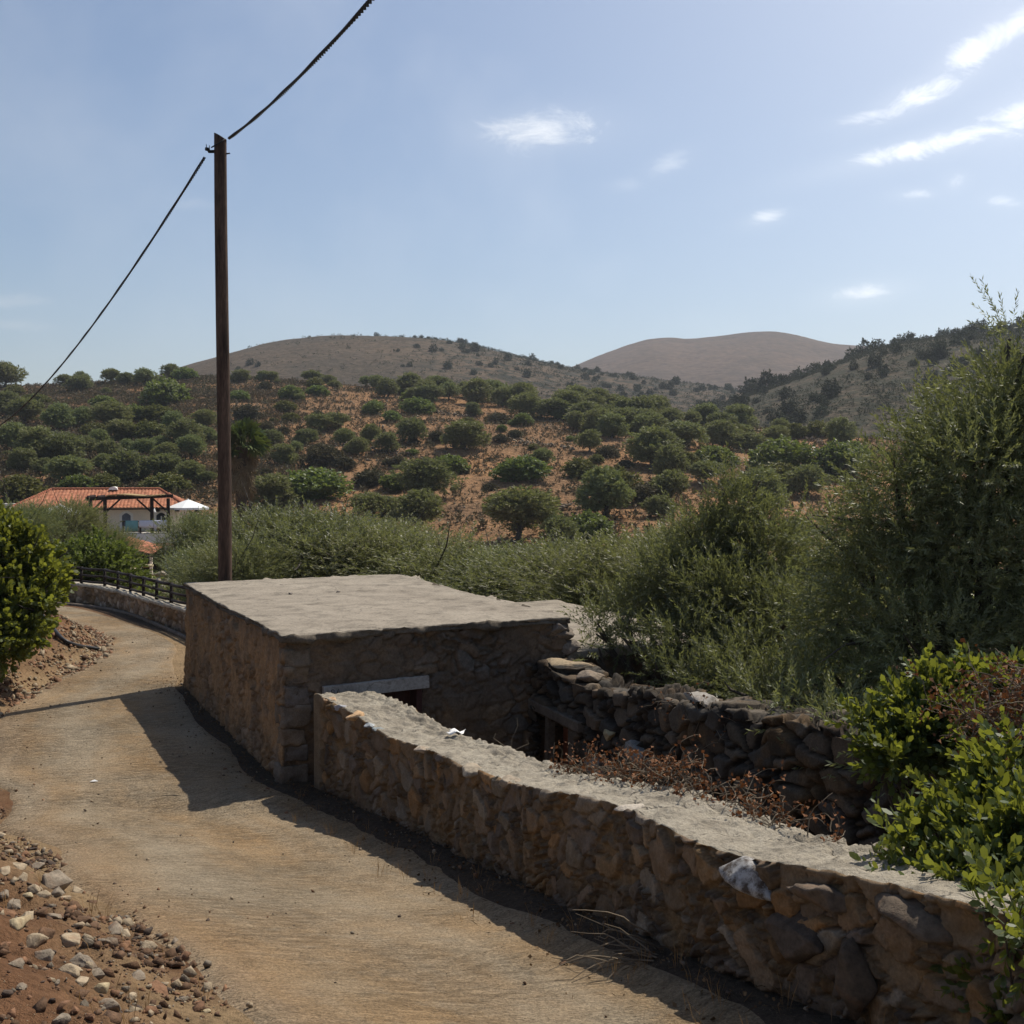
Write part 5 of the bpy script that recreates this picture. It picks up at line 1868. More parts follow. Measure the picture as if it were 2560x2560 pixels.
t_v = thing('villa', 'cream two storey villa with a red tiled hipped roof beyond the bend of the road', 'house', tuple(hp(LH / 2, 2, HB)))
ez = -2.36
rz_ = -1.12
# walls
mb = MB()
mb.box((hp(.45, 3.2, 0) + hp(LH - .45, 3.2, 0)) / 2 + hz * ((ez + .05 + HB) / 2), ((LH - .9) / 2, 2.75, (ez + .05 - HB) / 2), (hx, hy, hz))
mb.build('wall', M['plaster'], t_v)
# roof: four slopes of tile courses
def slope(c0, c1, r1, r0, n_col, n_row):
    """quad c0 c1 (eave) r1 r0 (ridge) as stepped, rounded tile courses"""
    c0, c1, r1, r0 = map(np.array, (c0, c1, r1, r0))
    ns, nt = n_col * 6, n_row * 4
    s = np.linspace(0, 1, ns + 1); t_ = np.linspace(0, 1, nt + 1)
    S, T = np.meshgrid(s, t_)
    P_ = (c0 * (1 - S[..., None]) + c1 * S[..., None]) * (1 - T[..., None]) + (r0 * (1 - S[..., None]) + r1 * S[..., None]) * T[..., None]
    Wd = np.linalg.norm(c1 - c0)
    xw = (S - .5) * ((1 - T) * Wd + T * np.linalg.norm(r1 - r0))
    roll = np.abs(np.sin(xw / .24 * math.pi)) * .05
    fr = (T * n_row) % 1.0
    step = (1 - fr) * .045
    P_[..., 2] += roll + step
    V_ = P_.reshape(-1, 3)
    idx_ = np.arange(V_.shape[0]).reshape(nt + 1, ns + 1)
    F_ = np.stack([idx_[:-1, :-1].ravel(), idx_[:-1, 1:].ravel(), idx_[1:, 1:].ravel(), idx_[1:, :-1].ravel()], 1)
    tone = .75 + .5 * _h(np.floor(xw / .24).astype(int).ravel(), np.floor(T * n_row).astype(int).ravel(), np.zeros(xw.size, int), 5)
    return V_, F_, np.repeat(tone[:, None], 3, 1)


ov = .0
c0, c1 = hp(LH + .2, -.2, ez), hp(-.25, -.2, ez)
b0_, b1_ = hp(LH + .2, 6.4, ez), hp(-.25, 6.4, ez)
r0, r1 = hp(LH - 1.9, 3.1, rz_), hp(2.0, 3.1, rz_)
parts_ = [slope(c0, c1, r1, r0, 46, 11), slope(b1_, b0_, r0, r1, 46, 11), slope(c1, b1_, r1, r1 + hy * .05, 26, 11), slope(b0_, c0, r0, r0 + hy * .05, 26, 11)]
Vs, Fs, Cs, off_ = [], [], [], 0
for v_, f_, c_ in parts_:
    Vs.append(v_); Fs.append(f_ + off_); Cs.append(c_); off_ += len(v_)
roof = link('roof', np_mesh('roof', np.concatenate(Vs), np.concatenate(Fs), [M['tile']], smooth=False, col=np.concatenate(Cs)), t_v)
mb = MB()
for a_, b_ in ((r0, r1), (c0, r0), (c1, r1)):
    for k in range(22):
        p_ = a_ + (b_ - a_) * (k / 22); q_ = a_ + (b_ - a_) * ((k + 1.05) / 22)
        mb.tube([p_ + hz * .05, q_ + hz * .05], [.12, .10], 8)
mb.build('ridge_tile', M['clay'], roof)
# eave rafters
mb = MB(); mb.box((hp(0, -.1, ez - .04) + hp(LH, -.1, ez - .04)) / 2, (LH / 2, .10, .04), (hx, hy, hz)); mb.build('eave', M['fence_wood'], t_v)
for px in (297, 334, 372):
    a, _ = hpix(px, 1275 / 1.325, 0)
    mb = MB(); mb.box(hp(a, .05, ez - .14), (.13, .35, .09), (hx, hy, hz)); mb.build('rafter_end', M['fence_wood'], t_v)
# chimney vent on the ridge
a, z = hpix(215, 920, 3.1)
mb = MB()
arc = [(math.cos(t_) * .30, math.sin(t_) * .22) for t_ in np.linspace(0, math.pi, 12)]
n0 = len(mb.v)
vs = [hp(a, 3.0 + d, rz_ + .0) + hx * x + hz * y for d in (-.35, .6) for x, y in arc]
mb.add(vs, [tuple(range(11, -1, -1)), tuple(range(12, 24))] + [(i, i + 1, i + 13, i + 12) for i in range(11)])
mb.build('roof_vent', M['white'], t_v)


def arched(a0, a1, z0, z1, b, rise, mat, name, parent, th=.05):
    n_ = 10
    prof = [(a0, z0), (a1, z0)] + [(a1 + (a0 - a1) * k / n_, z1 - rise + rise * math.sin(math.pi * k / n_)) for k in range(n_ + 1)]
    mb = MB()
    f_ = [hp(x, b, z) for x, z in prof]; g_ = [hp(x, b + th, z) for x, z in prof]
    m_ = len(prof)
    mb.add(f_ + g_, [tuple(range(m_)), tuple(range(2 * m_ - 1, m_ - 1, -1))] + [(i, (i + 1) % m_, m_ + (i + 1) % m_, m_ + i) for i in range(m_)])
    return mb.build(name, mat, parent)


# front windows of the upper floor
for (x0, x1, y0, y1, mt, nm) in ((305, 327, 1283, 1316, 'shutter', 'window'), (391, 416, 1282, 1340, 'glass', 'balcony_door')):
    a0, z1 = hpix(x0 / 1.325, y0 / 1.325, .44); a1, z0 = hpix(x1 / 1.325, y1 / 1.325, .44)
    w_ = arched(a0 + .16, a1 - .16, z0 - .1, z1 + .16, .425, .22, M['white'], nm, t_v)
    arched(a0, a1, z0, z1, .40, .18, M[mt], 'pane', w_)
    if mt == 'glass':
        mb = MB(); mb.box(hp((a0 + a1) / 2, .385, (z0 + z1) / 2 - .1), (.03, .015, (z1 - z0) / 2 - .12), (hx, hy, hz)); mb.build('mullion', M['white'], w_)
# balcony: slab with parapet band in front of the upper floor
a0, zt2 = hpix(290 / 1.325, 1337 / 1.325, -3.0); a1, zb2 = hpix(470 / 1.325, 1358 / 1.325, -3.0)
aL, _ = hpix(205 / 1.325, 1337 / 1.325, -3.0)
zt2, zb2 = -3.95, -4.6
mb = MB(); mb.box((hp(aL, -1.35, 0) + hp(a1, -1.35, 0)) / 2 + hz * ((zt2 + zb2) / 2), ((aL - a1) / 2, 1.68, (zt2 - zb2) / 2), (hx, hy, hz)); mb.build('balcony_slab', M['slab_paint'], t_v)
mb = MB(); mb.box((hp(aL - .3, -.9, 0) + hp(a1 + .3, -.9, 0)) / 2 + hz * ((zb2 + HB) / 2), ((aL - a1) / 2 - .3, 1.5, (zb2 - HB) / 2), (hx, hy, hz)); mb.build('lower_wall', M['white'], t_v)
a0, z1 = hpix(339 / 1.325, 1361 / 1.325, -2.45); a1_, z0 = hpix(374 / 1.325, 1410 / 1.325, -2.45)
w_ = arched(a0 + .2, a1_ - .2, z0 - .6, z1 + .18, -2.44, .5, M['slab_paint'], 'archway', t_v)
arched(a0, a1_, z0 - .6, z1, -2.47, .45, M['dark'], 'opening', w_)
# chimney pot of a neighbouring wing at the far left
a, z = hpix(22, 935, 1.0)
mb = MB(); mb.box(hp(a, 1.0, -3.2), (.42, .42, 1.0), (hx, hy, hz)); mb.box(hp(a, 1.0, -2.1), (.5, .5, .09), (hx, hy, hz))
mb.build('chimney', M['slab_paint'], t_v)

# pergola on the balcony
t_pg = thing('pergola', 'dark timber pergola with a reed mat roof on the villa balcony', 'pergola', tuple(hp(5, -2, zt2)))
def pgp(x, y, b): 
    a_, z_ = hpix(x / 1.325, y / 1.325, b)
    return hp(a_, b, z_)
pgz = pgp(320, 1246, -2.8)[2]
for (x, yb, b) in ((227, 1300, -.6), (263, 1336, -2.8), (380, 1336, -2.8), (421, 1336, -2.8)):
    q = pgp(x, 1300, b)
    mb = MB(); mb.bar((q[0], q[1], zt2), (q[0], q[1], pgz), .21, .21, up=hy); mb.build('post', M['fence_wood'], t_pg)
for (b, xl, xr, yl, yr) in ((-2.85, 214, 433, 1248, 1240), (-.5, 214, 433, 1246, 1239)):
    p_ = pgp(xl, yl, b); q_ = pgp(xr, yr, b)
    mb = MB(); mb.bar(p_, q_, .16, .20); mb.build('beam', M['fence_wood'], t_pg)
al, _ = hpix(214 / 1.325, 940, -2.8); ar, _ = hpix(433 / 1.325, 940, -2.8)
for k in range(9):
    a = al + (ar - al) * (k + .3) / 9
    mb = MB(); mb.bar(hp(a, -3.1, pgz + .14), hp(a, -.2, pgz + .14), .08, .12); mb.build('rafter', M['fence_wood'], t_pg)
for (x, d) in ((263, 1), (380, -1), (421, -1)):
    q = pgp(x, 1300, -2.8)
    e = -hx * (-.95 * d)
    mb = MB(); mb.bar(np.array([q[0], q[1], pgz - .95]), np.array([q[0], q[1], pgz - .05]) + e, .09, .11); mb.build('brace', M['fence_wood'], t_pg)
q = pgp(227, 1300, -.6)
mb = MB(); mb.bar(np.array([q[0], q[1], pgz - .95]), np.array([q[0], q[1], pgz - .05]) + hx * .9, .09, .11); mb.build('brace', M['fence_wood'], t_pg)
# reed mat, sagging a little
a0, _ = hpix(268 / 1.325, 940, -2.8); a1, _ = hpix(404 / 1.325, 940, -2.8)
mxs = np.linspace(a0, a1, 40); mys = np.linspace(-3.2, -.2, 12)
MX, MY = np.meshgrid(mxs, mys)
MZ = pgz + .23 + .05 * np.sin(MX * 2.1) + .05 * (fbm2(MX, MY, 1.2, 3, 4) - .5)
Vm = np.array([hp(a, b, z) for a, b, z in zip(MX.ravel(), MY.ravel(), MZ.ravel())])
Vm = np.concatenate([Vm, Vm - hz * .07])
ii = np.arange(480).reshape(12, 40)
Fm = np.stack([ii[:-1, :-1].ravel(), ii[:-1, 1:].ravel(), ii[1:, 1:].ravel(), ii[1:, :-1].ravel()], 1)
rim = np.r_[ii[0, :], ii[1:, -1], ii[-1, -2::-1], ii[-2:0, 0]]
Fr = np.stack([rim, np.roll(rim, -1), np.roll(rim, -1) + 480, rim + 480], 1)
link('reed_mat', np_mesh('reed_mat', Vm, np.concatenate([Fm, Fm[:, ::-1] + 480, Fr]), [M['bamboo']], smooth=True), t_pg)

# railing with towels
t_rl = thing('balcony_railing', 'dark railing along the villa balcony with towels hung over it', 'railing', tuple(hp(3, -2.95, zt2)))
for x in (308, 352, 420):
    q = pgp(x, 1330, -2.95)
    mb = MB(); mb.bar((q[0], q[1], zt2), (q[0], q[1], zt2 + .85), .07, .07, up=hy); mb.build('post', M['fence_wood'], t_rl)
aa, _ = hpix(300 / 1.325, 1320 / 1.325, -2.95); ab, _ = hpix(424 / 1.325, 1320 / 1.325, -2.95)
for h in (.14, .80):
    mb = MB(); mb.bar(hp(aa, -2.95, zt2 + h), hp(ab, -2.95, zt2 + h), .06, .06); mb.build('rail', M['fence_wood'], t_rl)


def towel(x0, x1, drop, mat_, label):
    a0, _ = hpix(x0 / 1.325, 1320 / 1.325, -2.95); a1, _ = hpix(x1 / 1.325, 1320 / 1.325, -2.95)
    n_ = 26
    xs_ = np.linspace(a0, a1, n_)
    prof = [(-.05, -drop), (-.05, -.3), (-.045, -.02), (-.02, .04), (.02, .04), (.045, -.02), (.05, -drop * .6)]
    V_ = []
    for j, (b, z) in enumerate(prof):
        for i, a in enumerate(xs_):
            wv = .025 * math.sin(a * 9 + j) * (abs(z) > .1)
            V_.append(hp(a, -2.95 + b * 1.3 - wv, zt2 + .83 + z - .03 * math.sin(a * 4) * (j == 0)))
    ii = np.arange(len(V_)).reshape(len(prof), n_)
    F_ = np.stack([ii[:-1, :-1].ravel(), ii[:-1, 1:].ravel(), ii[1:, 1:].ravel(), ii[1:, :-1].ravel()], 1)
    o = link('towel', np_mesh('towel', np.array(V_), F_, [mat_], smooth=True))
    m_ = o.modifiers.new('thick', 'SOLIDIFY'); m_.thickness = .012
    tag(o, label, 'towel', 'towels on the railing')


towel(314, 345, .68, M['towel_teal'], 'pale teal towel hanging over the villa balcony railing')
towel(348, 384, .44, M['towel_white'], 'white towel over the villa railing, right next to the teal one')
towel(385, 418, .50, M['towel_white'], 'white towel at the right end of the villa railing')
# table glimpsed behind the railing
a, _ = hpix(372 / 1.325, 1330 / 1.325, -2.4)
t_tb = thing('garden_table', 'low red brown table behind the towels on the villa balcony', 'table', tuple(hp(a, -2.3, zt2)))
mb = MB(); mb.box(hp(a, -2.3, zt2 + .42), (.7, .35, .03), (hx, hy, hz)); mb.build('table_top', M['brick'], t_tb)
for sx in (-1, 1):
    for sy in (-1, 1):
        mb = MB(); mb.bar(hp(a + .6 * sx, -2.3 + .28 * sy, zt2), hp(a + .6 * sx, -2.3 + .28 * sy, zt2 + .39), .05, .05, up=hy); mb.build('leg', M['brick'], t_tb)
# hanging lamp
q = pgp(384, 1276, -2.5)
t_lp = thing('hanging_lamp', 'small white bell shaped lamp hanging under the pergola', 'lamp', tuple(q))
mb = MB(); mb.tube([q + hz * .16, q + hz * .12, q - hz * .05, q - hz * .16], [.04, .09, .13, .2], 12); mb.build('lamp_shade', M['canvas'], t_lp, True)
mb = MB(); mb.tube([q + hz * .15, (q[0], q[1], pgz)], .012, 5); mb.build('cord', M['cable'], t_lp)


def parasol(cx, top, half, bpl, label, pxw):
    c = pgp(cx, top, bpl)
    t_ = thing('parasol', label, 'parasol', (c[0], c[1], zt2), 'white parasols at the villa')
    mb = MB(); n_ = 8
    ring0 = [c + np.array([math.cos(2 * math.pi * k / n_) * .12, math.sin(2 * math.pi * k / n_) * .12, 0]) for k in range(n_)]
    ring1 = [c + np.array([math.cos(2 * math.pi * k / n_) * half * .55, math.sin(2 * math.pi * k / n_) * half * .55, -.24]) for k in range(n_)]
    ring2 = [c + np.array([math.cos(2 * math.pi * k / n_) * half, math.sin(2 * math.pi * k / n_) * half, -.50]) for k in range(n_)]
    ring3 = [p_ - hz * .14 for p_ in ring2]
    vs = ring0 + ring1 + ring2 + ring3 + [c + hz * .06]
    fs = []
    for r_ in range(3):
        for k in range(n_):
            k2 = (k + 1) % n_
            fs.append((r_ * n_ + k, (r_ + 1) * n_ + k, (r_ + 1) * n_ + k2, r_ * n_ + k2))
    for k in range(n_): fs.append((3 * n_ + n_, k, (k + 1) % n_))
    mb.add(vs, fs)
    o = mb.build('canopy', M['canvas'], t_)
    s_ = o.modifiers.new('thick', 'SOLIDIFY'); s_.thickness = .015
    mb = MB(); mb.tube([(c[0], c[1], zt2), c + hz * .1], .035, 8); mb.build('pole', M['white'], t_)
    for k in range(n_):
        mb = MB(); mb.bar(c - hz * .06, ring2[k] - hz * .03, .02, .025); mb.build('rib', M['white'], t_)


parasol(470, 1250, 1.42, -1.6, 'open white parasol at the right end of the villa balcony', 0)
parasol(150, 1263, 1.6, -2.5, 'white parasol half hidden behind the olive left of the pergola', 0)

# lean-to shed below the balcony
q0, q1 = at(296, 1364 / 1.325, 62), at(383, 1388 / 1.325, 62)
q0 = at(296 / 1.325, 1364 / 1.325, 62); q1 = at(383 / 1.325, 1388 / 1.325, 62)
gz_ = -6.0
t_sh = thing('lean_to_shed', 'little open shed with a sloping clay tile roof below the villa balcony', 'shed', ((q0[0] + q1[0]) / 2, 62, gz_))
d_ = q1 - q0
bk = np.array([0, 1.9, .35])
v_, f_, c_ = slope(q1, q1 + bk, q0 + bk, q0, 8, 7)
link('roof', np_mesh('roof', v_, f_, [M['tile']], col=c_), t_sh)
mb = MB(); mb.bar(q0 - [0, 0, .07], q1 - [0, 0, .07], .14, .10); mb.build('beam', M['fence_wood'], t_sh)
for k in (.35, .62, .93):
    p_ = q0 + d_ * k - [0, 0, .1]
    mb = MB(); mb.bar((p_[0], p_[1] + .05, gz_), (p_[0], p_[1] + .05, p_[2]), .13, .13, up=(0, 1, 0)); mb.build('post', M['old_wood'] if k < .7 else M['plaster'], t_sh)
mb = MB(); mb.box(q0 + d_ * .5 + bk * .98 + np.array([0, 0, -.95]), (np.linalg.norm(d_) / 2, .05, .75), None); mb.build('back_wall', M['dark'], t_sh)

# rubble heap wall with slabs in front of the shed
t_rb = thing('rubble_wall', 'loose rubble wall with flat slabs on top, between the fence and the villa', 'wall', (*at(355 / 1.325, 1440 / 1.325, 47)[:2], -5.2))
rs = np.random.RandomState(12)
k = 0
proto_r = [rock_mesh('boulder', 300 + i, (1, .8, .7), 2, col=[(.36, .31, .25), (.30, .25, .19), (.42, .36, .28)][i % 3]) for i in range(5)]
for row, z_ in enumerate((-5.15, -4.9, -4.62, -4.36)):
    n_ = 10 - row
    for i in range(n_):
        x_ = 300 + 110 * (i + rs.uniform(.1, .9)) / n_ + row * 2
        p_ = at(x_ / 1.325, 1440 / 1.325, 47 + row * .22 + rs.uniform(-.15, .15))
        o = bpy.data.objects.new('boulder', proto_r[rs.randint(5)]); COL.objects.link(o); o.parent = t_rb
        s_ = rs.uniform(.30, .52)
        o.location = Vector((p_[0], p_[1], z_)) - t_rb.location
        o.scale = (s_, s_ * .9, s_ * .8); o.rotation_euler = (rs.uniform(-.3, .3), rs.uniform(-.3, .3), rs.uniform(0, 6))
for x_, w_, z_ in ((322, 1.1, -4.12), (368, .45, -3.98)):
    p_ = at(x_ / 1.325, 1440 / 1.325, 47.4)
    o = bpy.data.objects.new('slab', rock_mesh('slab', int(x_), (w_, .6, .14), 3, col=(.46, .38, .24), cuts=5)); COL.objects.link(o); o.parent = t_rb
    o.location = Vector((p_[0], p_[1], z_)) - t_rb.location

# ------------------------------------------------------------------ fan palm
pc = at(455, 848, 84)
pb = on_land(pc[0], 84)
t_pm = thing('fan_palm', 'fan palm with a thick skirt of dead fronds, just right of the pole', 'palm', tuple(pb))
rs = np.random.RandomState(6)
nz, ns = 40, 22
zz = np.linspace(pb[2], pc[2] + .2, nz)
V = []
for i, z in enumerate(zz):
    k = (z - pb[2]) / (pc[2] - pb[2])
    r = .30 + .18 * sstep(.35, .75, k)
    for j in range(ns):
        a = 2 * math.pi * j / ns
        V.append((pc[0] + r * (1 + .12 * rs.normal() * .6) * math.cos(a), pc[1] + r * math.sin(a), z))
idx = np.arange(nz * ns).reshape(nz, ns)
F = np.stack([idx[:-1].ravel(), np.roll(idx, -1, 1)[:-1].ravel(), np.roll(idx, -1, 1)[1:].ravel(), idx[1:].ravel()], 1)
link('trunk', np_mesh('trunk', np.array(V), F, [M['palmfibre']], smooth=True), t_pm)


def fan(base, d, L, rad, droop, rs, dead=False):
    """a fan leaf on its stalk: wedge segments round the tip of the stalk"""
    d = d / np.linalg.norm(d)
    s = np.cross(d, [0, 0, 1.0]); s /= np.linalg.norm(s) + 1e-9
    up = np.cross(s, d)
    ro = rs.uniform(-1.3, 1.3)
    s, up = s * math.cos(ro) + up * math.sin(ro), up * math.cos(ro) - s * math.sin(ro)
    hub = base + d * L
    f_ = []
    f_.append([base + s * .03, hub + s * .02, hub - s * .02, base - s * .03])
    n_ = 16
    for i in range(n_):
        a = R(-115 + 230 * (i + .5) / n_)
        e = d * math.cos(a) + s * math.sin(a)
        e = e + up * (.12 * (i % 2) - .05) 
        tip = hub + e * rad * rs.uniform(.85, 1.05) - np.array([0, 0, droop * rad * (.5 + .5 * rs.rand())])
        w_ = (s * math.cos(a) - d * math.sin(a)) * rad * (.05 if dead else .11)
        mid = hub + e * rad * .6 - np.array([0, 0, droop * rad * .15])
        f_.append([hub, mid + w_, tip, mid - w_])
    return f_


live, dead = [], []
for k in range(44):
    el = R(rs.uniform(-30, 80)); az = rs.uniform(0, 2 * math.pi)
    d = np.array([math.cos(az) * math.cos(el), math.sin(az) * math.cos(el), math.sin(el)])
    live += fan(pc + np.array([.15, 0, .5]), d, rs.uniform(.8, 1.3), rs.uniform(.9, 1.2), .25, rs)
for k in range(75):
    el = R(rs.uniform(-85, -55)); az = rs.uniform(0, 2 * math.pi)
    d = np.array([math.cos(az) * math.cos(el), math.sin(az) * math.cos(el), math.sin(el)])
    zb_ = pc[2] - rs.uniform(-.1, 2.6)
    dead += fan(np.array([pc[0] + .36 * math.cos(az), pc[1] + .36 * math.sin(az), zb_]), d, rs.uniform(.4, .8), rs.uniform(.6, .9), .5, rs, True)
for nm, fl, mt in (('frond_crown', live, M['palm_leaf']), ('dead_frond_skirt', dead, M['deadfrond'])):
    A = np.array(fl)
    link(nm, np_mesh(nm, A.reshape(-1, 3), np.arange(A.size // 3).reshape(-1, 4), [mt], rnd=np.repeat(rs.rand(len(A)), 4)), t_pm)

# bare branched dead tree left of the villa
bt = on_land(ray(8, 900)[0] * 88, 88)
t_dt = thing('dead_tree', 'bare dark dead tree with crooked branches left of the villa', 'tree', tuple(bt))
rs = np.random.RandomState(9)
mb = MB()


def limb(p, d, L, r, depth):
    q = [p]
    for i in range(4):
        d = d + rs.normal(size=3) * .25; d /= np.linalg.norm(d)
        q.append(q[-1] + d * L / 4)
    mb.tube(q, np.linspace(r, r * .55, 5), 6, cap=False)
    if depth > 0:
        for _ in range(3):
            dd = d + rs.normal(size=3) * .75 + np.array([.25, 0, .1])
            limb(q[rs.randint(2, 5)], dd / np.linalg.norm(dd), L * .68, r * .5, depth - 1)


limb(np.array(bt), np.array([.1, 0, 1.0]), 4.2, .16, 3)
mb.build('trunk', M['fence_wood'], t_dt, True)

# ------------------------------------------------------------------ loose stones
ROCKS = []
COLS = {'grey': (.21, .172, .128), 'pale': (.31, .245, .165), 'brown': (.135, .08, .048), 'cream': (.42, .34, .21), 'rust': (.22, .12, .068), 'dark': (.085, .062, .048)}
RK = [(12, 330, 62, 'pale'), (290, 450, 66, 'dark'), (190, 422, 60, 'dark'), (240, 482, 58, 'brown'), (305, 508, 72, 'dark'), (120, 537, 112, 'pale'), (215, 532, 112, 'grey'), (330, 640, 175, 'grey'), (215, 668, 82, 'pale'),
      (265, 702, 72, 'pale'), (345, 688, 72, 'grey'), (465, 678, 84, 'pale'), (400, 722, 80, 'pale'), (560, 742, 62, 'brown'), (20, 702, 74, 'grey'), (80, 765, 120, 'grey'), (50, 820, 104, 'rust'), (185, 838, 112, 'pale'),
      (320, 835, 104, 'grey'), (500, 858, 130, 'brown'), (110, 882, 155, 'cream'), (210, 980, 150, 'pale'), (270, 1075, 112, 'grey'), (100, 1125, 84, 'grey'), (430, 985, 155, 'pale'), (490, 1115, 160, 'grey'), (270, 940, 112, 'brown'),
      (490, 1225, 104, 'pale'), (600, 1265, 126, 'cream'), (650, 1375, 190, 'grey'), (445, 1402, 74, 'rust'), (360, 1462, 92, 'grey'), (130, 1258, 80, 'grey'), (835, 1198, 104, 'grey'), (955, 1280, 165, 'rust'), (440, 1152, 140, 'pale'),
      (690, 912, 140, 'grey'), (625, 988, 80, 'grey'), (890, 1022, 100, 'pale'), (860, 1072, 78, 'brown'), (32, 1002, 80, 'rust'), (580, 1175, 104, 'grey'), (1245, 1402, 50, 'cream'), (790, 1312, 70, 'pale'), (925, 1372, 62, 'pale'),
      (720, 1290, 60, 'grey'), (130, 600, 80, 'pale'), (60, 430, 70, 'brown'), (30, 560, 70, 'pale'), (170, 700, 60, 'cream'), (760, 940, 70, 'pale'), (1190, 1355, 60, 'rust'), (545, 1440, 70, 'rust')]
byc = {}
for (cx, cy, w_, c_) in RK:
    byc.setdefault(c_, []).append((cx, cy, w_))
SIZEW = lambda w_: 'large ' if w_ > 125 else 'small ' if w_ < 75 else ''
NAMEC = {'grey': 'grey', 'pale': 'pale tan', 'brown': 'red-brown', 'cream': 'bright cream', 'rust': 'rusty', 'dark': 'dark'}
rk_proto = {}
for c_, L in byc.items():
    L.sort(key=lambda a: a[1])
    for i, (cx, cy, w_) in enumerate(L):
        x, y = (cx / 2.415) / 1.325, (1950 + cy / 2.415) / 1.325
        p = hit(x, y, near_z, 2.5, 40)
        if p is None:
            continue
        wm = 1.12 * w_ / 2.415 / FPX * p[1]
        seed = int(cx * 7 + cy) % 9
        flat = .42 + .35 * ((seed * 37) % 10) / 10
        me = rock_mesh('rock', 400 + int(cx + cy * 3) % 997, (wm * 1.05, wm * .75, wm * flat), 3, col=tuple(1.2 * v for v in COLS[c_]) if c_ in ('grey', 'pale') else COLS[c_], cuts=4, amp=.045)
        o = bpy.data.objects.new('rock', me); COL.objects.link(o)
        place(o, (p[0], p[1], p[2] + wm * flat * .10), (seed * 1.1) % 3 - .6, .25 * math.sin(seed * 2.0), .2 * math.cos(seed * 3.0))
        tag(o, f"{SIZEW(w_)}{NAMEC[c_]} rock on the roadside bank, {ORD[i]} of that colour from the top", 'rock', 'rocks on the roadside bank')

# small rubble, gravel and pebbles nobody could count
RP = []
for i in range(8):
    bm = hull(np.random.RandomState(700 + i), 8)
    bm.verts.index_update()
    v = np.array([q.co[:] for q in bm.verts]) * .62
    f = np.array([[q.index for q in p_.verts] for p_ in bm.faces])
    bm.free()
    RP.append((v, f))


def rot_z_tilt(n, rs, tilt=.4):
    a = rs.uniform(0, 6.28, n); b = rs.normal(size=n) * tilt; c = rs.normal(size=n) * tilt
    ca, sa, cb, sb, cc, sc = np.cos(a), np.sin(a), np.cos(b), np.sin(b), np.cos(c), np.sin(c)
    Rz = np.zeros((n, 3, 3)); Rz[:, 0, 0] = ca; Rz[:, 0, 1] = -sa; Rz[:, 1, 0] = sa; Rz[:, 1, 1] = ca; Rz[:, 2, 2] = 1
    Rx = np.zeros((n, 3, 3)); Rx[:, 0, 0] = 1; Rx[:, 1, 1] = cb; Rx[:, 1, 2] = -sb; Rx[:, 2, 1] = sb; Rx[:, 2, 2] = cb
    Ry = np.zeros((n, 3, 3)); Ry[:, 1, 1] = 1; Ry[:, 0, 0] = cc; Ry[:, 0, 2] = sc; Ry[:, 2, 0] = -sc; Ry[:, 2, 2] = cc
    return Rz @ Rx @ Ry


def stones(name, P, S, cols, seed, label, mat_=None, sink=.15):
    rs = np.random.RandomState(seed)
    n = len(P)
    which = rs.randint(0, len(RP), n)
    Rm = rot_z_tilt(n, rs)
    Vs, Fs, Cs, off = [], [], [], 0
    for k, (v, f) in enumerate(RP):
        sel = np.where(which == k)[0]
        if not len(sel):
            continue
        st = np.stack([S[sel], S[sel] * rs.uniform(.7, 1, len(sel)), S[sel] * rs.uniform(.5, 1.0, len(sel))], 1)
        vv = np.einsum('nij,nvj->nvi', Rm[sel], v[None] * st[:, None, :]) + P[sel][:, None, :]
        vv[..., 2] += (S[sel] * (.25 - sink))[:, None]
        Vs.append(vv.reshape(-1, 3))
        Fs.append((f[None] + (np.arange(len(sel)) * len(v))[:, None, None]).reshape(-1, 3) + off)
        Cs.append(np.repeat(cols[sel], len(v), axis=0))
        off += vv.shape[0] * vv.shape[1]
    me = np_mesh(name, np.concatenate(Vs), np.concatenate(Fs), [mat_ or M['rock']], col=np.concatenate(Cs))
    structure(name, me, 'stuff', label)


def rand_cols(n, rs, keys):
    pal = np.array([COLS[k] for k in keys])
    return pal[rs.randint(0, len(pal), n)] * rs.uniform(.75, 1.2, n)[:, None]


rs = np.random.RandomState(41)
# foreground bank
X = rs.uniform(-9, 1.5, 130000); Y = rs.uniform(2.2, 15, 130000)
dl, dr = near_parts(X, Y)
dens = np.where(dl > -.05, np.exp(-np.maximum(dl - .05, 0) / .8), 0) * 1.0
dens *= np.clip(fbm2(X, Y, 1.7, 3, 5) * 2.2 - .55, 0, 1)
k = rs.rand(130000) < dens
X, Y, dl = X[k], Y[k], dl[k]
n = len(X)
S = np.clip(rs.lognormal(-3.85, .7, n), .008, .10)
P = np.stack([X, Y, near_z(X, Y)], 1)
stones('rubble', P, S, rand_cols(n, rs, ['grey', 'pale', 'brown', 'brown', 'brown', 'dark', 'rust', 'brown']), 42, 'loose broken rubble strewn over the red roadside bank')
# red heap farther on
X = rs.uniform(-14, -7.8, 60000); Y = rs.uniform(15, 30, 60000)
dl, dr = near_parts(X, Y)
dens = np.where(dl > -.2, np.exp(-np.maximum(dl - .1, 0) / .55), 0) * np.clip(fbm2(X, Y, 1.1, 3, 6) * 2.4 - .45, 0, 1)
k = rs.rand(60000) < dens
X, Y = X[k], Y[k]; n = len(X)
S = np.clip(rs.lognormal(-2.95, .5, n), .02, .22)
stones('rubble', np.stack([X, Y, near_z(X, Y)], 1), S, rand_cols(n, rs, ['pale', 'rust', 'brown', 'rust', 'pale']), 43, 'tan rubble along the foot of the red soil heap')
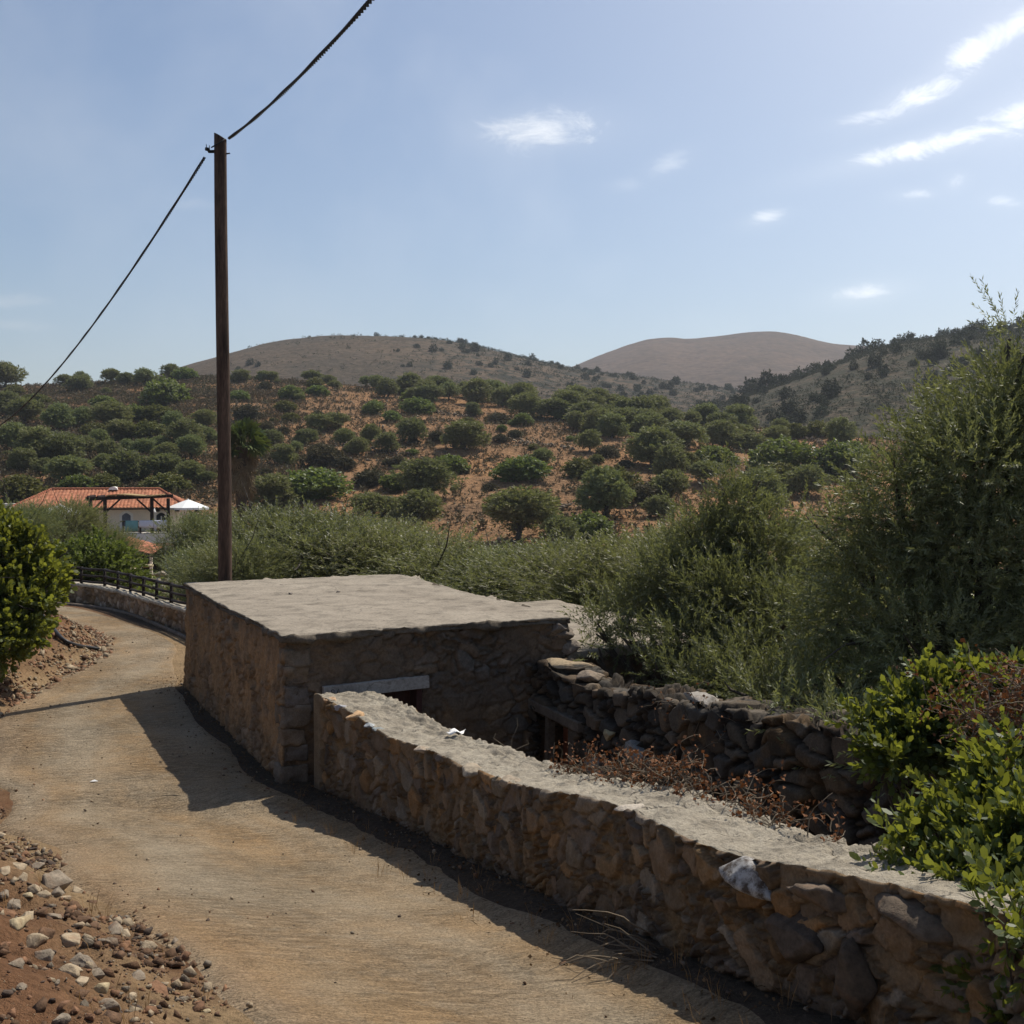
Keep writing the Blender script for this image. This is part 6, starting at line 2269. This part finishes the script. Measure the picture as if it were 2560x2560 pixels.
# pebbles on the road
X = rs.uniform(-9, 2, 9000); Y = rs.uniform(3.5, 26, 9000)
dl, dr = near_parts(X, Y)
k = (dl < 0) & (dr < -.5) & (rs.rand(9000) < .10 + .5 * np.exp(dl / .4))
X, Y = X[k], Y[k]; n = len(X)
S = np.clip(rs.lognormal(-4.0, .45, n), .008, .055)
stones('gravel', np.stack([X, Y, RG(X, Y) + .026], 1), S, rand_cols(n, rs, ['brown', 'pale', 'grey', 'rust', 'dark']), 44, 'scattered pebbles on the dusty road')

X = rs.uniform(-6.5, 2.2, 14000); Y = rs.uniform(3.8, 20, 14000)
dl, dr = near_parts(X, Y)
k = (dr < .02) & (dr > -.8) & (rs.rand(14000) < .8 * np.exp((dr + .1) / .3) * np.clip(fbm2(X, Y, 1.5, 3, 77) * 2.4 - .5, 0, 1))
X, Y = X[k], Y[k]; n = len(X)
S = np.clip(rs.lognormal(-3.7, .55, n), .01, .10)
stones('gravel', np.stack([X, Y, near_z(X, Y) + .015], 1), S, rand_cols(n, rs, ['pale', 'grey', 'brown', 'grey', 'rust', 'dark']), 45, 'chips of fallen stone in the shade along the foot of the walls')

# leaf litter, twigs and dry weeds in the shade along the foot of the walls
rs = np.random.RandomState(51)
X = rs.uniform(-6.5, 2.2, 40000); Y = rs.uniform(3.8, 20, 40000)
dl, dr = near_parts(X, Y)
k = (dr < .05) & (dr > -.9) & (rs.rand(40000) < np.exp((dr + .25) / .16))
X, Y = X[k], Y[k]; n = len(X)
P = np.stack([X, Y, near_z(X, Y) + .035], 1)
D = rs.normal(size=(n, 3)); D[:, 2] *= .25
quad = np.array([[[0, 0, 0], [.4, .45, .1], [1, 0, 0], [.4, -.45, 0]]])
Sx = rs.uniform(.012, .034, n)
V, F, r = scatter([quad, quad * np.array([3.2, .18, 1])], P, D, Sx, rs)
structure('leaf_litter', np_mesh('leaf_litter', V, F, [M['litter']], rnd=r), 'stuff', 'dead leaves and twigs along the shaded foot of the walls')


def blades(P, n_bl, h, w_, rs, spread=.5):
    out = []
    for p in P:
        for _ in range(rs.randint(n_bl // 2, n_bl + 1)):
            a = rs.uniform(0, 6.28); d = np.array([math.cos(a), math.sin(a), 0])
            s = np.array([-d[1], d[0], 0]) * w_
            b = p + d * rs.uniform(0, .05)
            hh = h * rs.uniform(.4, 1.1)
            m_ = b + d * hh * spread * .35 + np.array([0, 0, hh * .6])
            e = b + d * hh * spread * rs.uniform(.6, 1.3) + np.array([0, 0, hh])
            out.append([b + s, m_ + s * .8, e, m_ - s * .8])
    return np.array(out)


pw = []
for _ in range(70):
    s = rs.uniform(.3, 10.5); o_ = rs.uniform(-.55, .0)
    q = WALL_A + WALL_D * s + WALL_N * o_
    pw.append([q[0], q[1], float(near_z(np.array([q[0]]), np.array([q[1]]))[0]) + .02])
for _ in range(50):
    x, y = rs.uniform(-4.5, -.5), rs.uniform(4, 10)
    if near_parts(np.array([x]), np.array([y]))[0][0] > .1:
        pw.append([x, y, float(near_z(np.array([x]), np.array([y]))[0])])
for _ in range(45):
    x, y = pp(rs.uniform(0, 9), -.3 * rs.rand())
    pw.append([x[0], y[0], float(G(y)[0]) + .02])
A = blades(pw, 9, .17, .0022, rs)
structure('dry_weeds', np_mesh('dry_weeds', A.reshape(-1, 3), np.arange(A.size // 3).reshape(-1, 4), [M['drygrass']], rnd=np.repeat(rs.rand(len(A)) * .8, 4)), 'stuff', 'thin dry weeds along the walls and on the bank')

# thrown-down dead branch at the foot of the near wall
rs = np.random.RandomState(53)
t_b = None
mb = MB()
st = hit(1225, 1805, near_z, 3, 20)
for k in range(16):
    a = rs.uniform(2.2, 4.2)
    q = [np.array(st) + rs.normal(size=3) * .05]
    d = np.array([math.cos(a), math.sin(a) * .6, rs.uniform(0, .35)])
    for i in range(6):
        d = d + rs.normal(size=3) * .22 + np.array([0, 0, -.05]); d /= np.linalg.norm(d)
        nx = q[-1] + d * rs.uniform(.05, .14)
        nx[2] = max(nx[2], float(near_z(nx[:1], nx[1:2])[0]) + .03)
        q.append(nx)
    mb.tube(q, np.linspace(.006, .002, 7), 4)
o = mb.build('dead_branch', M['twig']); tag(o, 'tangle of dead twigs lying in the shade at the foot of the near wall', 'branch')

# dry red-brown creeper over the back edge of the wall
def creeper(name, label, spots, n_stem, n_leaf, seed, leafs=.04, base=None):
    rs = np.random.RandomState(seed)
    mb = MB(); LP, LD = [], []
    spots = np.array(spots, float)
    for k in range(n_stem):
        c = spots[rs.randint(len(spots))]
        p = c[:3] + rs.normal(size=3) * c[3] * np.array([.8, .8, .35])
        d = rs.normal(size=3); d[2] = abs(d[2]) * .6; d /= np.linalg.norm(d)
        q = [p]
        for i in range(9):
            d = d + rs.normal(size=3) * .38 + np.array([0, 0, -.14]); d /= np.linalg.norm(d)
            q.append(q[-1] + d * rs.uniform(.02, .06))
        mb.tube(q, np.linspace(.0045, .0018, 10), 4, cap=False)
        for _ in range(n_leaf):
            LP.append(q[rs.randint(3, 10)] + rs.normal(size=3) * .02); LD.append(rs.normal(size=3))
    t_ = thing(name, label, 'creeper', tuple(base if base is not None else spots[0][:3]))
    mb.build('stems', M['twig'], t_)
    LP = np.array(LP); LD = np.array(LD)
    quad = np.array([[[0, 0, 0], [.4, .4, .15], [1, 0, -.1], [.5, -.4, .2]]])
    V, F, r = scatter([quad, quad * np.array([.8, 1.2, 2])], LP, LD, rs.uniform(.6, 1.3, len(LP)) * leafs, rs)
    link('foliage', np_mesh('foliage', V, F, [M['dryvine_leaf']], rnd=r), t_)


sp = []
for s, dz, r in ((4.5, .01, .06), (5.0, .02, .07), (5.4, .06, .09), (5.8, .10, .11), (6.1, .08, .10), (6.5, .05, .10), (6.9, .03, .09), (7.3, .0, .08), (7.7, -.03, .06)):
    q = wall_pt(s, W_T - .04, dz); sp.append((*q, r))
creeper('dry_creeper', 'dry red-brown creeper tangled over the back edge of the low wall', sp, 230, 9, 61, leafs=.032, base=wall_pt(6, W_T + .2, -1))
q = at(1850, 1340, 6.6)
sp = [(*at(x, y, d), r) for x, y, d, r in ((1850, 1345, 6.5, .12), (1910, 1310, 6.5, .16), (1880, 1370, 6.5, .12), (1935, 1360, 6.4, .16), (1940, 1290, 6.6, .14))]
creeper('dry_creeper', 'rust-brown dry creeper between the two green lentisk bushes at the right edge', sp, 150, 8, 62, leafs=.035)
sp = [(*at(x, y, d), r) for x, y, d, r in ((1330, 1345, 11.0, .2), (1400, 1370, 10.6, .2), (1290, 1330, 11.3, .15))]
creeper('dry_creeper', 'thin dark creeper hanging over the courtyard wall below the pale olive', sp, 26, 4, 63, leafs=.035)
q0 = wall_pt(2.9, W_T + .05, -.1)
mb = MB()
for dx, dy, h in ((.05, .02, .38), (-.1, .1, .2), (.12, .15, .12)):
    mb.tube([q0, q0 + [dx * .4, dy * .4, h * .45], q0 + [dx * 1.6, dy, h * .8], q0 + [dx * 1.4, dy * 1.4, h]], [.005, .004, .003, .002], 5)
o = mb.build('dry_shoot', M['twig']); tag(o, 'few bare dry shoots poking up behind the wall in front of the small doorway', 'shoot')

# scrap of white paper on top of the wall, a stick and a white scrap on the road
q = wall_pt(2.05, .62, .05)
xs = np.linspace(-.09, .09, 7); Vp = []
for j, b in enumerate(np.linspace(-.06, .06, 5)):
    for i, a in enumerate(xs):
        Vp.append(q + np.array([a * .9 + b * .3, b - a * .2, .02 * math.sin(a * 40 + j) + .012 * (j % 2) + .01]))
ii = np.arange(35).reshape(5, 7)
F = np.stack([ii[:-1, :-1].ravel(), ii[:-1, 1:].ravel(), ii[1:, 1:].ravel(), ii[1:, :-1].ravel()], 1)
o = link('paper_scrap', np_mesh('paper_scrap', np.array(Vp), F, [M['paper']])); o.modifiers.new('thick', 'SOLIDIFY').thickness = .002
tag(o, 'crumpled white paper scrap lying on top of the low wall', 'paper')
p = hit(322, 1508, near_z, 3, 30)
mb = MB(); mb.tube([p + [-.10, 0, .035], p + [.02, .02, .04], p + [.12, .0, .035]], [.008, .010, .006], 6); o = mb.build('stick', M['twig']); tag(o, 'short dry stick lying on the road beside the hut shadow', 'stick')
p = hit(177, 1480, near_z, 3, 30)
mb = MB(); mb.add([p + [-.05, 0, .035], p + [.0, -.03, .045], p + [.05, .01, .037], p + [0, .03, .05]], [(0, 1, 2, 3)]); o = mb.build('paper_scrap', M['paper']); o.modifiers.new('thick', 'SOLIDIFY').thickness = .003
tag(o, 'tiny white scrap lying on the dusty road', 'paper')

# black hose pipe coming down the red heap
pts = []
for (x, y) in ((80, 1166), (92, 1180), (108, 1200), (118, 1212), (130, 1218), (150, 1224), (168, 1226), (185, 1229)):
    p = hit(x, y, near_z, 10, 40)
    pts.append(p + np.array([0, 0, .05]))
pts = np.array(pts)
s = np.r_[0, np.cumsum(np.linalg.norm(np.diff(pts, axis=0), axis=1))]
q = np.linspace(0, s[-1], 40)
pts = np.stack([np.interp(q, s, pts[:, k]) for k in range(3)], 1)
for _ in range(3): pts[1:-1] = (pts[:-2] + 2 * pts[1:-1] + pts[2:]) / 4
mb = MB(); mb.tube(pts, .042, 8); o = mb.build('hose_pipe', M['pipe'], None, True); tag(o, 'black plastic pipe running down the red soil heap to the road', 'pipe')

# ------------------------------------------------------------------ cover of the far slope
def far_pts(n, rs, u0=-.55, u1=.5, y0=113, y1=335):
    # even in plan
    y = np.sqrt(rs.uniform(y0 ** 2, y1 ** 2, n)); u = rs.uniform(u0, u1, n)
    x = u * y
    return x, y, u


rs = np.random.RandomState(71)
tuft = [spray(6, .22, .20, .045, rs, 4, False, 80, 0) for _ in range(3)]
x, y, u = far_pts(26000, rs)
k = rs.rand(len(x)) < np.clip(fbm2(x, y, .12, 3, 7) * 2.6 - .8, 0, 1) * np.clip(y / 200, .5, 1)
x, y = x[k], y[k]
P = np.stack([x, y, far_z(x, y)], 1); D = rs.normal(size=P.shape) * .4; D[:, 2] = 1
V, F, r = scatter(tuft, P, D, rs.uniform(.8, 2.0, len(P)), rs)
structure('dry_grass', np_mesh('dry_grass', V, F, [M['drygrass']], rnd=r), 'stuff', 'tawny dry grass covering the open slope')
low = [spray(10, .28, .22, .085, rs, 4, False, 85, 0) for _ in range(3)]
x, y, u = far_pts(95000, rs)
left = sstep(uu(660), uu(470), u) * sstep(120, 165, y) * .8 + .30
k = rs.rand(len(x)) < left * np.clip(fbm2(x, y, .10, 3, 8) * 2.2 - .35, 0, 1)
x, y = x[k], y[k]
P = np.stack([x, y, far_z(x, y) - .05], 1); D = rs.normal(size=P.shape) * .7; D[:, 2] = 1
V, F, r = scatter(low, P, D, rs.uniform(1.2, 3.2, len(P)), rs)
structure('scrub', np_mesh('scrub', V, F, [M['scrub']], rnd=r), 'stuff', 'low grey-brown thorny scrub covering the upper slope')
x, y, u = far_pts(30000, rs)
k = rs.rand(len(x)) < (.22 + .78 * sstep(uu(640), uu(470), u)) * np.clip(fbm2(x, y, .07, 4, 18) * 3.2 - 1.1, 0, 1)
x, y = x[k], y[k]
P = np.stack([x, y, far_z(x, y) + .05], 1); D = rs.normal(size=P.shape) * .7; D[:, 2] = 1
V, F, r = scatter(low, P, D, rs.uniform(1.4, 3.6, len(P)), rs)
structure('scrub', np_mesh('scrub', V, F, [M['bush_g']], rnd=r), 'stuff', 'low olive-green scrub between the trees of the slope')
x, y, u = far_pts(16000, rs)
k = rs.rand(len(x)) < np.clip(fbm2(x, y, .08, 3, 9) * 5 - 2.4, 0, 1)
x, y = x[k], y[k]; n = len(x)
stones('field_stones', np.stack([x, y, far_z(x, y)], 1), np.clip(rs.lognormal(-.9, .4, n), .2, 1.0), rand_cols(n, rs, ['grey', 'pale', 'grey']), 72, 'pale limestone lumps strewn over the slope')
# terrace walls of piled stone
TW = [([(640, 842), (690, 850), (730, 858), (775, 862)], 'broken stone terrace wall below the olive row in the middle of the slope'),
      ([(905, 827), (960, 832), (1010, 842), (1085, 852)], 'grey stone terrace wall crossing the orange slope right of the dark round olive'),
      ([(1020, 955), (1060, 962), (1095, 960)], 'short dark stone terrace wall at the foot of the orange clearing'),
      ([(780, 768), (830, 782), (880, 790)], 'stone heap wall high on the orange slope'),
      ([(80, 818), (110, 822), (150, 822)], 'stone terrace wall between olives on the slope left of the pole'),
      ([(1500, 812), (1520, 830), (1560, 842), (1590, 846)], 'grey stones edging the reddish track on the right shoulder')]
for i, (pl, lb) in enumerate(TW):
    pts = [hit(a, b, far_z, 60, 420) for a, b in pl]
    pts = np.array([p for p in pts if p is not None])
    s = np.r_[0, np.cumsum(np.linalg.norm(np.diff(pts[:, :2], axis=0), axis=1))]
    n = int(s[-1] / .16)
    q = rs.uniform(0, s[-1], n)
    X = np.interp(q, s, pts[:, 0]) + rs.normal(size=n) * .35; Y = np.interp(q, s, pts[:, 1]) + rs.normal(size=n) * .5
    Z = far_z(X, Y) + rs.uniform(0, .6, n)
    stones('terrace_wall', np.stack([X, Y, Z], 1), np.clip(rs.lognormal(-.7, .3, n), .25, .9), rand_cols(n, rs, ['grey', 'grey', 'pale', 'dark']), 80 + i, lb)
    o = bpy.data.objects[-1] if False else COL.objects[-1]
    del o['kind']
    tag(o, lb, 'wall', 'terrace walls')

# ground growth under the valley olives
x = rs.uniform(-1, 1, 5000); y = rs.uniform(22, 112, 5000); x = x * y * .55
k = (sdist(x, y, ROAD_R) > 6)
x, y = x[k], y[k]
P = np.stack([x, y, land_z(x, y)], 1); D = rs.normal(size=P.shape) * .6; D[:, 2] = 1
V, F, r = scatter(low, P, D, rs.uniform(1.0, 2.4, len(P)), rs)
structure('undergrowth', np_mesh('undergrowth', V, F, [M['bush']], rnd=r), 'stuff', 'low green undergrowth on the valley floor')

# ------------------------------------------------------------------ haze
mb = MB()
mb.box((0, 1250, 115), (2600, 1600, 190))
m, t = new_mat('haze_air')
v = t.n('ShaderNodeVolumePrincipled', {'Color': (.80, .87, .97), 'Density': 0.00015, 'Anisotropy': 0.3})
t.n('ShaderNodeOutputMaterial', {'Volume': v.outputs[0]})
structure('haze', mb.mesh('haze', m), 'stuff', 'thin pale summer haze over the valley')
